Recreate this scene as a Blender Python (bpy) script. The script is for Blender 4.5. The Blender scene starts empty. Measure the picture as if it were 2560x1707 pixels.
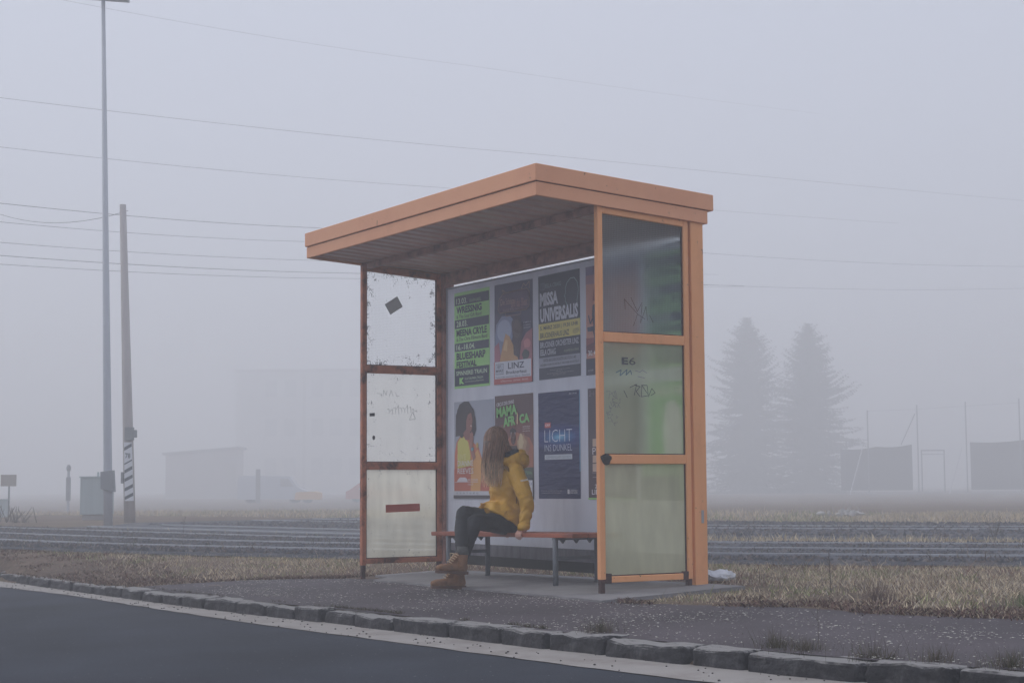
import bpy, bmesh, math, random
import numpy as np
from mathutils import Vector, Matrix, noise
random.seed(7); rng = np.random.default_rng(11)
R = math.radians
sc = bpy.context.scene
COL = sc.collection

# ------------------------------------------------------------------ camera
CAMPOS = Vector((12.7608, -6.4944, 0.7536)); YAW, PIT, ROL = 1.0092, 0.0865, -0.0059
cd = bpy.data.cameras.new("camera"); cam = bpy.data.objects.new("camera", cd); COL.objects.link(cam)
cd.sensor_width = 36; cd.lens = 4152.67 / 2560 * 36; cd.clip_start = 0.1; cd.clip_end = 2000
_c, _s = math.cos(YAW), math.sin(YAW)
fw = Vector((-_s, _c, 0)); rt = Vector((_c, _s, 0)); up = Vector((0, 0, 1))
f2 = fw * math.cos(PIT) + up * math.sin(PIT); u2 = up * math.cos(PIT) - fw * math.sin(PIT)
r3 = rt * math.cos(ROL) + u2 * math.sin(ROL); u3 = u2 * math.cos(ROL) - rt * math.sin(ROL)
cam.matrix_world = Matrix(((r3.x, u3.x, -f2.x, CAMPOS.x), (r3.y, u3.y, -f2.y, CAMPOS.y), (r3.z, u3.z, -f2.z, CAMPOS.z), (0, 0, 0, 1)))
sc.camera = cam

# ------------------------------------------------------------------ world, sun, exposure
SUN_EL, SUN_AZ = R(44), R(238)
w = bpy.data.worlds.new("World"); sc.world = w; w.use_nodes = True
wn = w.node_tree.nodes; wl = w.node_tree.links
bg = wn["Background"]
sky = wn.new("ShaderNodeTexSky"); sky.sky_type = 'NISHITA'; sky.sun_disc = False
sky.sun_elevation = SUN_EL; sky.sun_rotation = SUN_AZ; sky.air_density = 1.0; sky.dust_density = 4.0
mixw = wn.new("ShaderNodeMixRGB"); mixw.inputs[0].default_value = 0.86
mixw.inputs[2].default_value = (7.3, 7.8, 9.4, 1)            # even overcast cloud layer
wl.new(sky.outputs[0], mixw.inputs[1]); wl.new(mixw.outputs[0], bg.inputs[0])
bg.inputs[1].default_value = 0.1
sd = bpy.data.lights.new("sun", 'SUN'); sd.energy = 1.2; sd.angle = R(50); sd.color = (1, .97, .93)
so = bpy.data.objects.new("sun", sd); COL.objects.link(so)
sdir = Vector((math.sin(SUN_AZ) * math.cos(SUN_EL), math.cos(SUN_AZ) * math.cos(SUN_EL), math.sin(SUN_EL)))
so.rotation_euler = sdir.to_track_quat('Z', 'Y').to_euler()
sc.view_settings.view_transform = 'Standard'; sc.view_settings.look = 'None'
sc.view_settings.exposure = 0.0; sc.view_settings.gamma = 1.0
sc.cycles.use_denoising = True
sc.cycles.volume_bounces = 5; sc.cycles.max_bounces = 10; sc.cycles.diffuse_bounces = 3
sc.cycles.transmission_bounces = 6; sc.cycles.glossy_bounces = 2

# ------------------------------------------------------------------ helpers
def lin(c): c /= 255.0; return c / 12.92 if c <= .04045 else ((c + .055) / 1.055) ** 2.4
def S(r, g, b): return (lin(r), lin(g), lin(b))
MATS = {}
def mat(name, col, rough=.7, var=.12, scale=6., bump=0., bscale=40., col2=None, amt=.5, spread=.08, scale2=3., metal=0., stretch=None, spec=.5, chips=0.):
    """noise-varied paint or stone; col2 = patches (rust, dirt) with shapes of their own"""
    if name in MATS: return MATS[name]
    m = bpy.data.materials.new(name); m.use_nodes = True; nt = m.node_tree; N = nt.nodes; L = nt.links
    b = N["Principled BSDF"]; b.inputs["Roughness"].default_value = rough; b.inputs["Metallic"].default_value = metal
    b.inputs["Specular IOR Level"].default_value = spec
    tc = N.new("ShaderNodeTexCoord"); src = tc.outputs["Object"]
    if stretch:
        mp = N.new("ShaderNodeMapping"); mp.inputs["Scale"].default_value = stretch; L.new(src, mp.inputs[0]); src = mp.outputs[0]
    n = N.new("ShaderNodeTexNoise"); n.inputs["Scale"].default_value = scale; n.inputs["Detail"].default_value = 8; n.inputs["Roughness"].default_value = .65
    L.new(src, n.inputs["Vector"])
    mr = N.new("ShaderNodeMapRange"); mr.inputs[1].default_value = .25; mr.inputs[2].default_value = .75
    mr.inputs[3].default_value = 1 - var; mr.inputs[4].default_value = 1 + var; L.new(n.outputs[0], mr.inputs[0])
    mx = N.new("ShaderNodeVectorMath"); mx.operation = 'SCALE'; mx.inputs[0].default_value = col; L.new(mr.outputs[0], mx.inputs["Scale"])
    out = mx.outputs[0]
    if col2:
        n2 = N.new("ShaderNodeTexNoise"); n2.inputs["Scale"].default_value = scale2; n2.inputs["Detail"].default_value = 10; n2.inputs["Roughness"].default_value = .7
        L.new(src, n2.inputs["Vector"])
        m2 = N.new("ShaderNodeMapRange"); m2.inputs[1].default_value = 1 - amt - spread; m2.inputs[2].default_value = 1 - amt + spread; L.new(n2.outputs[0], m2.inputs[0])
        mc = N.new("ShaderNodeMixRGB"); L.new(m2.outputs[0], mc.inputs[0]); L.new(out, mc.inputs[1]); mc.inputs[2].default_value = (*col2, 1); out = mc.outputs[0]
    if chips:
        n4 = N.new("ShaderNodeTexNoise"); n4.inputs["Scale"].default_value = 26; n4.inputs["Detail"].default_value = 7; n4.inputs["Roughness"].default_value = .7; L.new(tc.outputs["Object"], n4.inputs["Vector"])
        m4 = N.new("ShaderNodeMapRange"); m4.inputs[1].default_value = 1 - chips; m4.inputs[2].default_value = 1.03 - chips; m4.inputs[4].default_value = .85; L.new(n4.outputs[0], m4.inputs[0])
        m5 = N.new("ShaderNodeMixRGB"); L.new(m4.outputs[0], m5.inputs[0]); L.new(out, m5.inputs[1]); m5.inputs[2].default_value = (.10, .05, .04, 1); out = m5.outputs[0]
    L.new(out, b.inputs["Base Color"])
    if bump:
        n3 = N.new("ShaderNodeTexNoise"); n3.inputs["Scale"].default_value = bscale; n3.inputs["Detail"].default_value = 6; L.new(src, n3.inputs["Vector"])
        bp = N.new("ShaderNodeBump"); bp.inputs["Strength"].default_value = bump; bp.inputs["Distance"].default_value = .01
        L.new(n3.outputs[0], bp.inputs["Height"]); L.new(bp.outputs[0], b.inputs["Normal"])
    MATS[name] = m; return m
def attrmat(name, rough=.8, trans=0.):
    m = bpy.data.materials.new(name); m.use_nodes = True; N = m.node_tree.nodes; L = m.node_tree.links
    a = N.new("ShaderNodeVertexColor"); a.layer_name = "Col"; b = N["Principled BSDF"]
    L.new(a.outputs[0], b.inputs["Base Color"]); b.inputs["Roughness"].default_value = rough; b.inputs["Specular IOR Level"].default_value = .25
    return m
def props(o, label=None, cat=None, group=None, kind=None):
    for k, v in (("label", label), ("category", cat), ("group", group), ("kind", kind)):
        if v: o[k] = v
    return o
def thing(name, loc, label, cat, group=None, rotz=0.):
    o = bpy.data.objects.new(name, None); COL.objects.link(o); o.location = loc; o.rotation_euler = (0, 0, rotz); o.empty_display_size = .1
    return props(o, label, cat, group)
def link(name, me, mats, parent=None, smooth=False):
    o = bpy.data.objects.new(name, me); COL.objects.link(o)
    for m in (mats if isinstance(mats, (list, tuple)) else [mats]): me.materials.append(m)
    if parent is not None: o.parent = parent
    if smooth: me.shade_smooth()
    return o
class MB:
    def __init__(s): s.bm = bmesh.new(); s.mi = 0
    def _n(s, vs, fs):
        v = [s.bm.verts.new(p) for p in vs]
        for f in fs:
            try: fc = s.bm.faces.new([v[i] for i in f]); fc.material_index = s.mi
            except ValueError: pass
        return v
    def box(s, x0, x1, y0, y1, z0, z1):
        vs = [(x, y, z) for z in (z0, z1) for y in (y0, y1) for x in (x0, x1)]
        s._n(vs, [(0, 2, 3, 1), (4, 5, 7, 6), (0, 1, 5, 4), (2, 6, 7, 3), (0, 4, 6, 2), (1, 3, 7, 5)]); return s
    def hexa(s, vs): s._n(vs, [(0, 2, 3, 1), (4, 5, 7, 6), (0, 1, 5, 4), (2, 6, 7, 3), (0, 4, 6, 2), (1, 3, 7, 5)]); return s
    def tube(s, pts, rad, n=8, cap=True):
        pts = [Vector(p) for p in pts]; rads = rad if isinstance(rad, (list, tuple)) else [rad] * len(pts); rings = []
        ref = None
        for i, p in enumerate(pts):
            t = (pts[min(i + 1, len(pts) - 1)] - pts[max(i - 1, 0)]).normalized()
            if ref is None: ref = t.orthogonal().normalized()
            a = (ref - t * ref.dot(t)).normalized(); ref = a; b = t.cross(a)
            rings.append([s.bm.verts.new(p + (a * math.cos(2 * math.pi * k / n) + b * math.sin(2 * math.pi * k / n)) * rads[i]) for k in range(n)])
        for i in range(len(rings) - 1):
            for k in range(n):
                f = s.bm.faces.new((rings[i][k], rings[i][(k + 1) % n], rings[i + 1][(k + 1) % n], rings[i + 1][k])); f.material_index = s.mi
        if cap:
            s.bm.faces.new(rings[0][::-1]).material_index = s.mi; s.bm.faces.new(rings[-1]).material_index = s.mi
        return s
    def loft(s, rings, n=20):
        """rings: (centre, axis1, axis2) ellipses joined and capped"""
        rr = []
        for c, a, b in rings:
            c, a, b = Vector(c), Vector(a), Vector(b)
            rr.append([s.bm.verts.new(c + a * math.cos(2 * math.pi * k / n) + b * math.sin(2 * math.pi * k / n)) for k in range(n)])
        for i in range(len(rr) - 1):
            for k in range(n): s.bm.faces.new((rr[i][k], rr[i][(k + 1) % n], rr[i + 1][(k + 1) % n], rr[i + 1][k]))
        s.bm.faces.new(rr[0][::-1]); s.bm.faces.new(rr[-1]); return s
    def ball(s, c, rx, ry=None, rz=None, rot=None, sub=2):
        ry = rx if ry is None else ry; rz = rx if rz is None else rz
        M = Matrix.Translation(Vector(c)) @ (rot.to_4x4() if rot else Matrix()) @ Matrix.Diagonal((rx, ry, rz, 1))
        bmesh.ops.create_icosphere(s.bm, subdivisions=sub, radius=1, matrix=M); return s
    def limb(s, pts, n=12):
        """tapered capsule chain (point, radius)"""
        for p, r in pts: s.ball(p, r)
        for (p, r), (q, t) in zip(pts[:-1], pts[1:]): s.tube([p, q], [r, t], n)
        return s
    def poly(s, pts): s._n(pts, [tuple(range(len(pts)))]); return s
    def bevel(s, w=.004, seg=2):
        bmesh.ops.bevel(s.bm, geom=list(s.bm.edges), offset=w, segments=seg, affect='EDGES', profile=.7); return s
    def wobble(s, amp, sc_=3.):
        for v in s.bm.verts: v.co += noise.noise_vector(v.co * sc_) * amp
        return s
    def mesh(s, name):
        s.bm.normal_update(); me = bpy.data.meshes.new(name); s.bm.to_mesh(me); s.bm.free(); return me
    def build(s, name, mats, parent=None, smooth=False, loc=None):
        o = link(name, s.mesh(name), mats, parent, smooth)
        if loc: o.location = loc
        return o
def organic(mb, name, m, parent, voxel=.008, smooth=6, disp=None):
    """fuse overlapping closed pieces into one continuous skin, smooth it, then push folds into it"""
    me = mb.mesh(name + "_raw"); o = bpy.data.objects.new(name, me); COL.objects.link(o)
    r = o.modifiers.new("r", 'REMESH'); r.mode = 'VOXEL'; r.voxel_size = voxel
    k = o.modifiers.new("s", 'SMOOTH'); k.iterations = smooth; k.factor = .5
    dg = bpy.context.evaluated_depsgraph_get(); new = bpy.data.meshes.new_from_object(o.evaluated_get(dg)); new.name = name
    bpy.data.objects.remove(o); bpy.data.meshes.remove(me)
    if disp:
        ns = [v.normal.copy() for v in new.vertices]
        for v, nn in zip(new.vertices, ns): v.co += nn * disp(v.co, nn)
    return link(name, new, m, parent, True)
def textmesh(s, bold=0., ):
    cu = bpy.data.curves.new("t", 'FONT'); cu.body = s; cu.size = 1; cu.offset = bold; cu.resolution_u = 2
    o = bpy.data.objects.new("t", cu); COL.objects.link(o)
    dg = bpy.context.evaluated_depsgraph_get(); dg.update(); me = bpy.data.meshes.new_from_object(o.evaluated_get(dg))
    bpy.data.objects.remove(o); bpy.data.curves.remove(cu)
    v = [tuple(x.co) for x in me.vertices]; f = [tuple(p.vertices) for p in me.polygons]; bpy.data.meshes.remove(me); return v, f
def put_text(mb, s, x, y, wd, ht, bold=0., ang=0., place=None):
    """fit the words into the box (x, y = lower left, wd, ht); place maps (x, y) to 3-D"""
    v, f = textmesh(s, bold)
    if not v: return
    a = np.array(v); lo = a[:, :2].min(0); hi = a[:, :2].max(0); k = (a[:, :2] - lo) / (hi - lo) * [wd, ht]
    ca, sa = math.cos(ang), math.sin(ang)
    pts = [place(x + p[0] * ca - p[1] * sa, y + p[0] * sa + p[1] * ca) for p in k]
    mb._n(pts, f)

# ------------------------------------------------------------------ ground heights
def clip(v, a, b): return np.minimum(np.maximum(v, a), b)
def sstep(a, b, v):
    t = clip((np.asarray(v, float) - a) / (b - a), 0, 1); return t * t * (3 - 2 * t)
def zplane(X, Y): return -.04 + .012 * clip(X, -12, 12) + .035 * clip(Y, -9, 1.0)
def zroad(X, Y): return -.1348 + .012 * clip(X, -60, 30) + .02 * clip(Y, -12, 40)
def kerbY(X): return np.interp(X, [-14, -9, -5.3, -2, 1, 3, 5.2, 6.6, 7.5, 8.4, 10], [-.9, -1.35, -1.6, -1.70, -1.75, -1.69, -1.68, -1.61, -1.56, -1.42, -1.1])
def gutY(X): return np.interp(X, [-14, -9, -4, -2, 1, 2.6, 4, 5.7, 7, 9, 10], [-1.5, -1.85, -1.93, -1.89, -2.0, -2.04, -2.02, -2.01, -1.98, -1.85, -1.6])
PA, PB, PC = .0325794, .7447137, 3.6486969
def railY(X):
    X = np.asarray(X, float); Xc = clip(X, -8.5, 3.2)
    return PA * Xc ** 2 + PB * Xc + PC + (2 * PA * Xc + PB) * (X - Xc)
def railoff(X, Y):        # distance behind the nearest rail
    Xc = clip(X, -8.5, 3.2); sl = 2 * PA * Xc + PB
    return (Y - railY(X)) / np.sqrt(1 + sl ** 2)
def zg(X, Y):
    X = np.asarray(X, float); Y = np.asarray(Y, float)
    d = (X - 12.76) * fw.x + (Y + 6.49) * fw.y; u = (X - 12.76) * rt.x + (Y + 6.49) * rt.y
    front = zplane(X, Y); off = railoff(X, Y)
    lvl = .02 + 0 * X
    k = sstep(-3.2, -1.0, off); z = front * (1 - k) + lvl * k
    z = np.where(off > -1, lvl, z)
    far = sstep(36, 95, d) * (-.2 - .25 * (1 - sstep(-9, 6, u))); z = z + far
    under = Y < kerbY(X) + .10
    z = np.where(under, np.minimum(z, zroad(X, Y) - .035), z)
    z = np.where(Y < kerbY(X) - .5, zroad(X, Y) - .035, z)
    return z
def zgs(x, y): return float(zg(x, y))
def gridmesh(name, xs, ys, zf, m, jit=0.):
    X, Y = np.meshgrid(xs, ys); Z = zf(X, Y)
    if jit: Z = Z + jit * (rng.random(Z.shape) - .5)
    n, k = X.shape; v = np.stack([X, Y, Z], -1).reshape(-1, 3)
    i = np.arange((n - 1) * (k - 1)); a = (i // (k - 1)) * k + i % (k - 1); f = np.stack([a, a + 1, a + k + 1, a + k], -1)
    me = bpy.data.meshes.new(name); me.from_pydata(v.tolist(), [], f.tolist()); return me
def stripmesh(name, xs, y0f, y1f, zf, n=6, wob=0.):
    vs, fs = [], []
    for i, x in enumerate(xs):
        a, b = float(y0f(x)), float(y1f(x))
        if wob: b += wob * noise.noise(Vector((x * 5, 3.3, 0))) + wob * .6 * noise.noise(Vector((x * 17, 9.3, 0)))
        for j in range(n + 1):
            y = a + (b - a) * j / n; vs.append((x, y, float(zf(x, y))))
    for i in range(len(xs) - 1):
        for j in range(n): p = i * (n + 1) + j; fs.append((p, p + n + 1, p + n + 2, p + 1))
    me = bpy.data.meshes.new(name); me.from_pydata(vs, [], fs); return me

# ------------------------------------------------------------------ ground materials
def ground_material():
    m = bpy.data.materials.new("soil and dead grass"); m.use_nodes = True; N = m.node_tree.nodes; L = m.node_tree.links; b = N["Principled BSDF"]
    b.inputs["Roughness"].default_value = .95; b.inputs["Specular IOR Level"].default_value = .2
    tc = N.new("ShaderNodeTexCoord"); n1 = N.new("ShaderNodeTexNoise"); n1.inputs["Scale"].default_value = .35; n1.inputs["Detail"].default_value = 9; n1.inputs["Roughness"].default_value = .7
    n2 = N.new("ShaderNodeTexNoise"); n2.inputs["Scale"].default_value = 14; n2.inputs["Detail"].default_value = 9; n2.inputs["Roughness"].default_value = .75
    L.new(tc.outputs["Object"], n1.inputs[0]); L.new(tc.outputs["Object"], n2.inputs[0])
    r1 = N.new("ShaderNodeValToRGB"); e = r1.color_ramp.elements
    e[0].position = .3; e[0].color = (.115, .085, .07, 1); e[1].position = .72; e[1].color = (.24, .21, .13, 1)
    x = r1.color_ramp.elements.new(.5); x.color = (.20, .15, .115, 1)
    L.new(n1.outputs[0], r1.inputs[0])
    r2 = N.new("ShaderNodeValToRGB"); e = r2.color_ramp.elements; e[0].position = .3; e[0].color = (.35, .33, .32, 1); e[1].position = .68; e[1].color = (1.15, 1.1, 1.05, 1); L.new(n2.outputs[0], r2.inputs[0])
    mu = N.new("ShaderNodeMixRGB"); mu.blend_type = 'MULTIPLY'; mu.inputs[0].default_value = 1; L.new(r1.outputs[0], mu.inputs[1]); L.new(r2.outputs[0], mu.inputs[2])
    L.new(mu.outputs[0], b.inputs["Base Color"])
    bp = N.new("ShaderNodeBump"); bp.inputs["Strength"].default_value = .8; bp.inputs["Distance"].default_value = .03; L.new(n2.outputs[0], bp.inputs["Height"]); L.new(bp.outputs[0], b.inputs["Normal"])
    return m
M_GROUND = ground_material()
def asphalt(name, c, spk, spkamt, rough=.8):
    m = bpy.data.materials.new(name); m.use_nodes = True; N = m.node_tree.nodes; L = m.node_tree.links; b = N["Principled BSDF"]
    b.inputs["Roughness"].default_value = rough; b.inputs["Specular IOR Level"].default_value = .2
    tc = N.new("ShaderNodeTexCoord"); o = tc.outputs["Object"]
    a = N.new("ShaderNodeTexNoise"); a.inputs["Scale"].default_value = .9; a.inputs["Detail"].default_value = 7; L.new(o, a.inputs[0])
    g = N.new("ShaderNodeTexNoise"); g.inputs["Scale"].default_value = 95; g.inputs["Detail"].default_value = 6; g.inputs["Roughness"].default_value = .8; L.new(o, g.inputs[0])
    m1 = N.new("ShaderNodeMapRange"); m1.inputs[1].default_value = .3; m1.inputs[2].default_value = .7; m1.inputs[3].default_value = .70; m1.inputs[4].default_value = 1.30; L.new(a.outputs[0], m1.inputs[0])
    m2 = N.new("ShaderNodeMapRange"); m2.inputs[1].default_value = .3; m2.inputs[2].default_value = .7; m2.inputs[3].default_value = .6; m2.inputs[4].default_value = 1.4; L.new(g.outputs[0], m2.inputs[0])
    mm = N.new("ShaderNodeMath"); mm.operation = 'MULTIPLY'; L.new(m1.outputs[0], mm.inputs[0]); L.new(m2.outputs[0], mm.inputs[1])
    vm = N.new("ShaderNodeVectorMath"); vm.operation = 'SCALE'; vm.inputs[0].default_value = c; L.new(mm.outputs[0], vm.inputs["Scale"])
    vo = N.new("ShaderNodeTexVoronoi"); vo.inputs["Scale"].default_value = 75; L.new(o, vo.inputs["Vector"])
    sp = N.new("ShaderNodeSeparateColor"); L.new(vo.outputs["Color"], sp.inputs[0])
    gt = N.new("ShaderNodeMath"); gt.operation = 'GREATER_THAN'; gt.inputs[1].default_value = 1 - spkamt; L.new(sp.outputs[0], gt.inputs[0])
    lt = N.new("ShaderNodeMath"); lt.operation = 'LESS_THAN'; lt.inputs[1].default_value = .35; L.new(vo.outputs["Distance"], lt.inputs[0])
    an = N.new("ShaderNodeMath"); an.operation = 'MULTIPLY'; L.new(gt.outputs[0], an.inputs[0]); L.new(lt.outputs[0], an.inputs[1])
    mc = N.new("ShaderNodeMixRGB"); L.new(an.outputs[0], mc.inputs[0]); L.new(vm.outputs[0], mc.inputs[1]); mc.inputs[2].default_value = (*spk, 1)
    L.new(mc.outputs[0], b.inputs["Base Color"])
    bp = N.new("ShaderNodeBump"); bp.inputs["Strength"].default_value = .5; bp.inputs["Distance"].default_value = .006; L.new(g.outputs[0], bp.inputs["Height"]); L.new(bp.outputs[0], b.inputs["Normal"])
    return m
M_ROAD = asphalt("road asphalt", (.031, .036, .048), (.22, .22, .24), .006, .9)
M_PAVE = asphalt("reddish footway asphalt", (.078, .066, .073), (.30, .28, .28), .03)
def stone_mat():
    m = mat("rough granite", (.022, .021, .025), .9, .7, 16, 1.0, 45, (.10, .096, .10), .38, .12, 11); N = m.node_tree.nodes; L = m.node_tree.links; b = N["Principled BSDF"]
    g = N.new("ShaderNodeNewGeometry"); sx = N.new("ShaderNodeSeparateXYZ"); L.new(g.outputs["Normal"], sx.inputs[0])  # upward faces painted paler: settled dust plus the light on the tops
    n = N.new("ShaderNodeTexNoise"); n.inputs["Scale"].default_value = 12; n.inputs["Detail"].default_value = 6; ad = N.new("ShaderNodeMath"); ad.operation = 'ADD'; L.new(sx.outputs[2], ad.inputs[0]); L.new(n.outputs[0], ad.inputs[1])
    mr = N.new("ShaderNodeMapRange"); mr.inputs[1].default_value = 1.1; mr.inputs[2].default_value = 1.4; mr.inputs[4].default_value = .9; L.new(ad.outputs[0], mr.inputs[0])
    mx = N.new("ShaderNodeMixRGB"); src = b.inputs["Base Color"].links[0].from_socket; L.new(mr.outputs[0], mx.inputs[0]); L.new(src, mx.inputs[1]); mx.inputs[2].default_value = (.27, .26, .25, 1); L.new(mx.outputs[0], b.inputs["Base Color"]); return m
M_CONC = mat("concrete slab", (.24, .23, .235), .9, .15, 3, .5, 90, (.13, .12, .12), .40, .14, 1.6)
M_GUT = mat("concrete gutter strip", (.33, .305, .285), .9, .13, 2.2, .5, 90, (.22, .19, .17), .40, .12, 2.5)
M_BED = mat("dark wet ballast", (.050, .055, .070), .85, .8, 9, 1.0, 14, (.15, .125, .115), .40, .08, 1.3)
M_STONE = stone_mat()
M_SLEEPER = mat("dark sleeper wood", (.06, .05, .05), .9, .3, 8)

# ------------------------------------------------------------------ setting
xs = np.unique(np.concatenate([np.linspace(-360, -40, 33), np.linspace(-40, -14, 27), np.arange(-14, 10, .2), np.linspace(10, 70, 25)]))
ys = np.unique(np.concatenate([np.linspace(-70, -10, 13), np.linspace(-10, -3, 8), np.arange(-3, 8, .15), np.linspace(8, 40, 33), np.linspace(40, 340, 31)]))
props(link("ground", gridmesh("ground", xs, ys, lambda X, Y: zg(X, Y), M_GROUND), M_GROUND), kind="structure")
rx = np.concatenate([np.linspace(-150, -16, 40), np.arange(-15, 12, .15), np.linspace(12, 60, 12)])
props(link("road", stripmesh("road", rx, lambda x: -40, lambda x: gutY(x) if x > -14 else -1.5 + (x + 14) * .3, lambda x, y: zroad(x, y), 24), M_ROAD), kind="structure")
props(link("gutter_strip", stripmesh("gutter", np.arange(-15, 14, .1), lambda x: gutY(x) + .025 * noise.noise(Vector((x * 3, 0, 0))), lambda x: kerbY(x) + .03, lambda x, y: zroad(x, y) + .004, 4), M_GUT), kind="structure")
def paveBack(x): return np.interp(x, [-1.25, -1.0, -.45, .4, .8, 3.7, 4.15, 4.87, 5.37, 6.03, 6.9, 9, 14], [-1.45, -.6, -.13, .12, .3, .3, -.27, -.08, .10, .06, .25, .35, .5])
props(link("pavement", stripmesh("pavement", np.arange(-1.2, 14, .06), lambda x: kerbY(x) + .12, paveBack, lambda x, y: zplane(x, y) + .012, 8, .05), M_PAVE), kind="structure")
# concrete slab under the shelter
mb = MB(); pts = [(.42, -.10), (1.6, -.17), (2.8, -.22), (4.02, -.33), (3.97, .3), (3.93, .93), (2.2, .93), (.5, .93), (-.12, .93), (-.12, .2), (.3, .1)]
top = [(x, y, float(zplane(x, y)) + .026) for x, y in pts]; bot = [(x, y, float(zplane(x, y)) - .06) for x, y in pts]
n = len(pts); mb._n(top + bot, [tuple(range(n))] + [(i, i + n, (i + 1) % n + n, (i + 1) % n) for i in range(n)])
props(mb.build("slab", M_CONC), kind="structure")
# track beds following the curve of the rails
def offpt(x, o):
    Xc = min(max(x, -8.5), 3.2); sl = 2 * PA * Xc + PB; nn = math.sqrt(1 + sl * sl)
    return (x - sl / nn * o, float(railY(x)) + o / nn)
def bed(name, o0, o1, x0, x1, z, n=8):
    vs, fs = [], []; X = np.concatenate([np.linspace(x0, -14, 40)[:-1], np.linspace(max(-14, x0), min(x1, 14), 150), np.linspace(14, x1, 30)[1:]]) if x1 > 14 else np.linspace(x0, x1, 160)
    for x in X:
        for j in range(n + 1):
            o = o0 + (o1 - o0) * j / n
            if j in (0, n): o += .12 * noise.noise(Vector((x * 1.3, o0, 0)))
            px, py = offpt(x, o); d = (px - 12.76) * fw.x + (py + 6.49) * fw.y
            edge = -.05 if j in (0, n) else 0
            vs.append((px, py, zgs(px, py) + z + edge + .008 * noise.noise(Vector((px * 3, py * 3, 0)))))
    for i in range(len(X) - 1):
        for j in range(n): p = i * (n + 1) + j; fs.append((p, p + n + 1, p + n + 2, p + 1))
    me = bpy.data.meshes.new(name); me.from_pydata(vs, [], fs); return props(link(name, me, M_BED), kind="structure")
bed("track_bed", -.85, 3.75, -60, 60, .062)
bed("track_bed", 6.2, 13.6, -17.5, 60, .062, 12)
bed("track_bed", 3.85, 6.15, -15.5, -5.2, .062, 4)

M_RAILTOP = mat("worn rail steel", (.42, .43, .46), .38, .1, 3, metal=.5)
M_RAILSIDE = mat("rusty rail side", (.045, .04, .042), .8, .3, 9)
def rail(o, x0, x1, parent, ztop=.10):
    mb = MB(); prof = [(-.06, -.09), (.06, -.09), (.06, -.075), (.012, -.06), (.012, -.03), (.034, -.022), (.034, 0), (-.034, 0), (-.034, -.022), (-.012, -.03), (-.012, -.06), (-.06, -.075)]
    X = np.linspace(x0, x1, int(abs(x1 - x0) / .6)); rr = []
    for x in X:
        p = offpt(x, o); q = offpt(x + .1, o); t = Vector((q[0] - p[0], q[1] - p[1], 0)).normalized(); nn = Vector((-t.y, t.x, 0))
        d = (p[0] - 12.76) * fw.x + (p[1] + 6.49) * fw.y
        zz = zgs(*p) - .02 + ztop
        rr.append([mb.bm.verts.new(Vector((p[0], p[1], zz + b)) + nn * a) for a, b in prof])
    k = len(prof)
    for i in range(len(rr) - 1):
        for j in range(k):
            f = mb.bm.faces.new((rr[i][j], rr[i][(j + 1) % k], rr[i + 1][(j + 1) % k], rr[i + 1][j])); f.material_index = 0 if j in (5, 6, 7) else 1
    mb.build("rail", [M_RAILTOP, M_RAILSIDE], parent)
def sleepers(o0, o1, x0, x1, parent):
    mb = MB(); x = x0
    while x < x1:
        a = offpt(x, o0 - .3); b = offpt(x, o1 + .3); t = Vector((b[0] - a[0], b[1] - a[1], 0)).normalized(); s = Vector((-t.y, t.x, 0)) * .12
        z = zgs((a[0] + b[0]) / 2, (a[1] + b[1]) / 2) + .030
        vs = [Vector((*a, z - .06)) - s, Vector((*b, z - .06)) - s, Vector((*a, z - .06)) + s, Vector((*b, z - .06)) + s]
        vs += [v + Vector((0, 0, .068)) for v in vs]; mb.hexa(vs); x += .62
    mb.build("sleepers", M_SLEEPER, parent)
for nm, offs, x0, x1, lab in (("railway_track", (0, 1.47, 3.1), -30, 16, "nearest railway track with a third rail, right behind the dry grass verge"),
                              ("railway_track", (9.2, 10.7), -17, 40, "straight railway track furthest from the shelter, in front of the pale field"),
                              ("railway_track", (4.4, 5.85), -15, -6.5, "short middle railway track running off behind the left side of the shelter")):
    t = thing(nm, (*offpt(-4, offs[0]), 0), lab, "railway track", "railway tracks behind the bus stop")
    bpy.context.view_layer.update()
    for o in offs: rail(o, x0, x1, t)
    sleepers(offs[0], offs[-1], x0, x1, t)
    for c in t.children: c.matrix_parent_inverse = t.matrix_world.inverted()

# kerb stones
x = -10.5; k = 0
while x < 9.6:
    ln = random.uniform(.36, .72) if x > -2 else random.uniform(.5, .8)
    mb = MB(); xm = x + ln / 2; yk = float(kerbY(xm)); sl = (float(kerbY(x + ln)) - float(kerbY(x))) / ln
    g = random.uniform(.008, .03); wdt = random.uniform(.14, .19); zt = .012 + random.uniform(-.008, .010)
    bmesh.ops.create_grid(mb.bm, x_segments=1, y_segments=1, size=.5)
    bmesh.ops.delete(mb.bm, geom=list(mb.bm.verts), context='VERTS')
    mb.box(-ln / 2 + g, ln / 2 - g, 0, wdt, -.17, zt)
    bmesh.ops.bevel(mb.bm, geom=list(mb.bm.edges), offset=.024, segments=3, affect='EDGES', profile=.6)
    bmesh.ops.subdivide_edges(mb.bm, edges=list(mb.bm.edges), cuts=3, use_grid_fill=True)
    off = Vector((k * 3.7, 0, 0)); tl = random.uniform(-.03, .03)
    for v in mb.bm.verts:
        v.co += noise.noise_vector(v.co * 9 + off) * .013 + noise.noise_vector(v.co * 28 + off) * .010
        v.co.y += sl * v.co.x; v.co.z += .012 * v.co.x + tl * v.co.x * .5
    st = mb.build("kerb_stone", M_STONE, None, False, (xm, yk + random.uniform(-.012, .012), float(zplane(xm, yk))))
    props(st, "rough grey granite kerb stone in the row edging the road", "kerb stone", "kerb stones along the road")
    x += ln; k += 1

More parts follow.
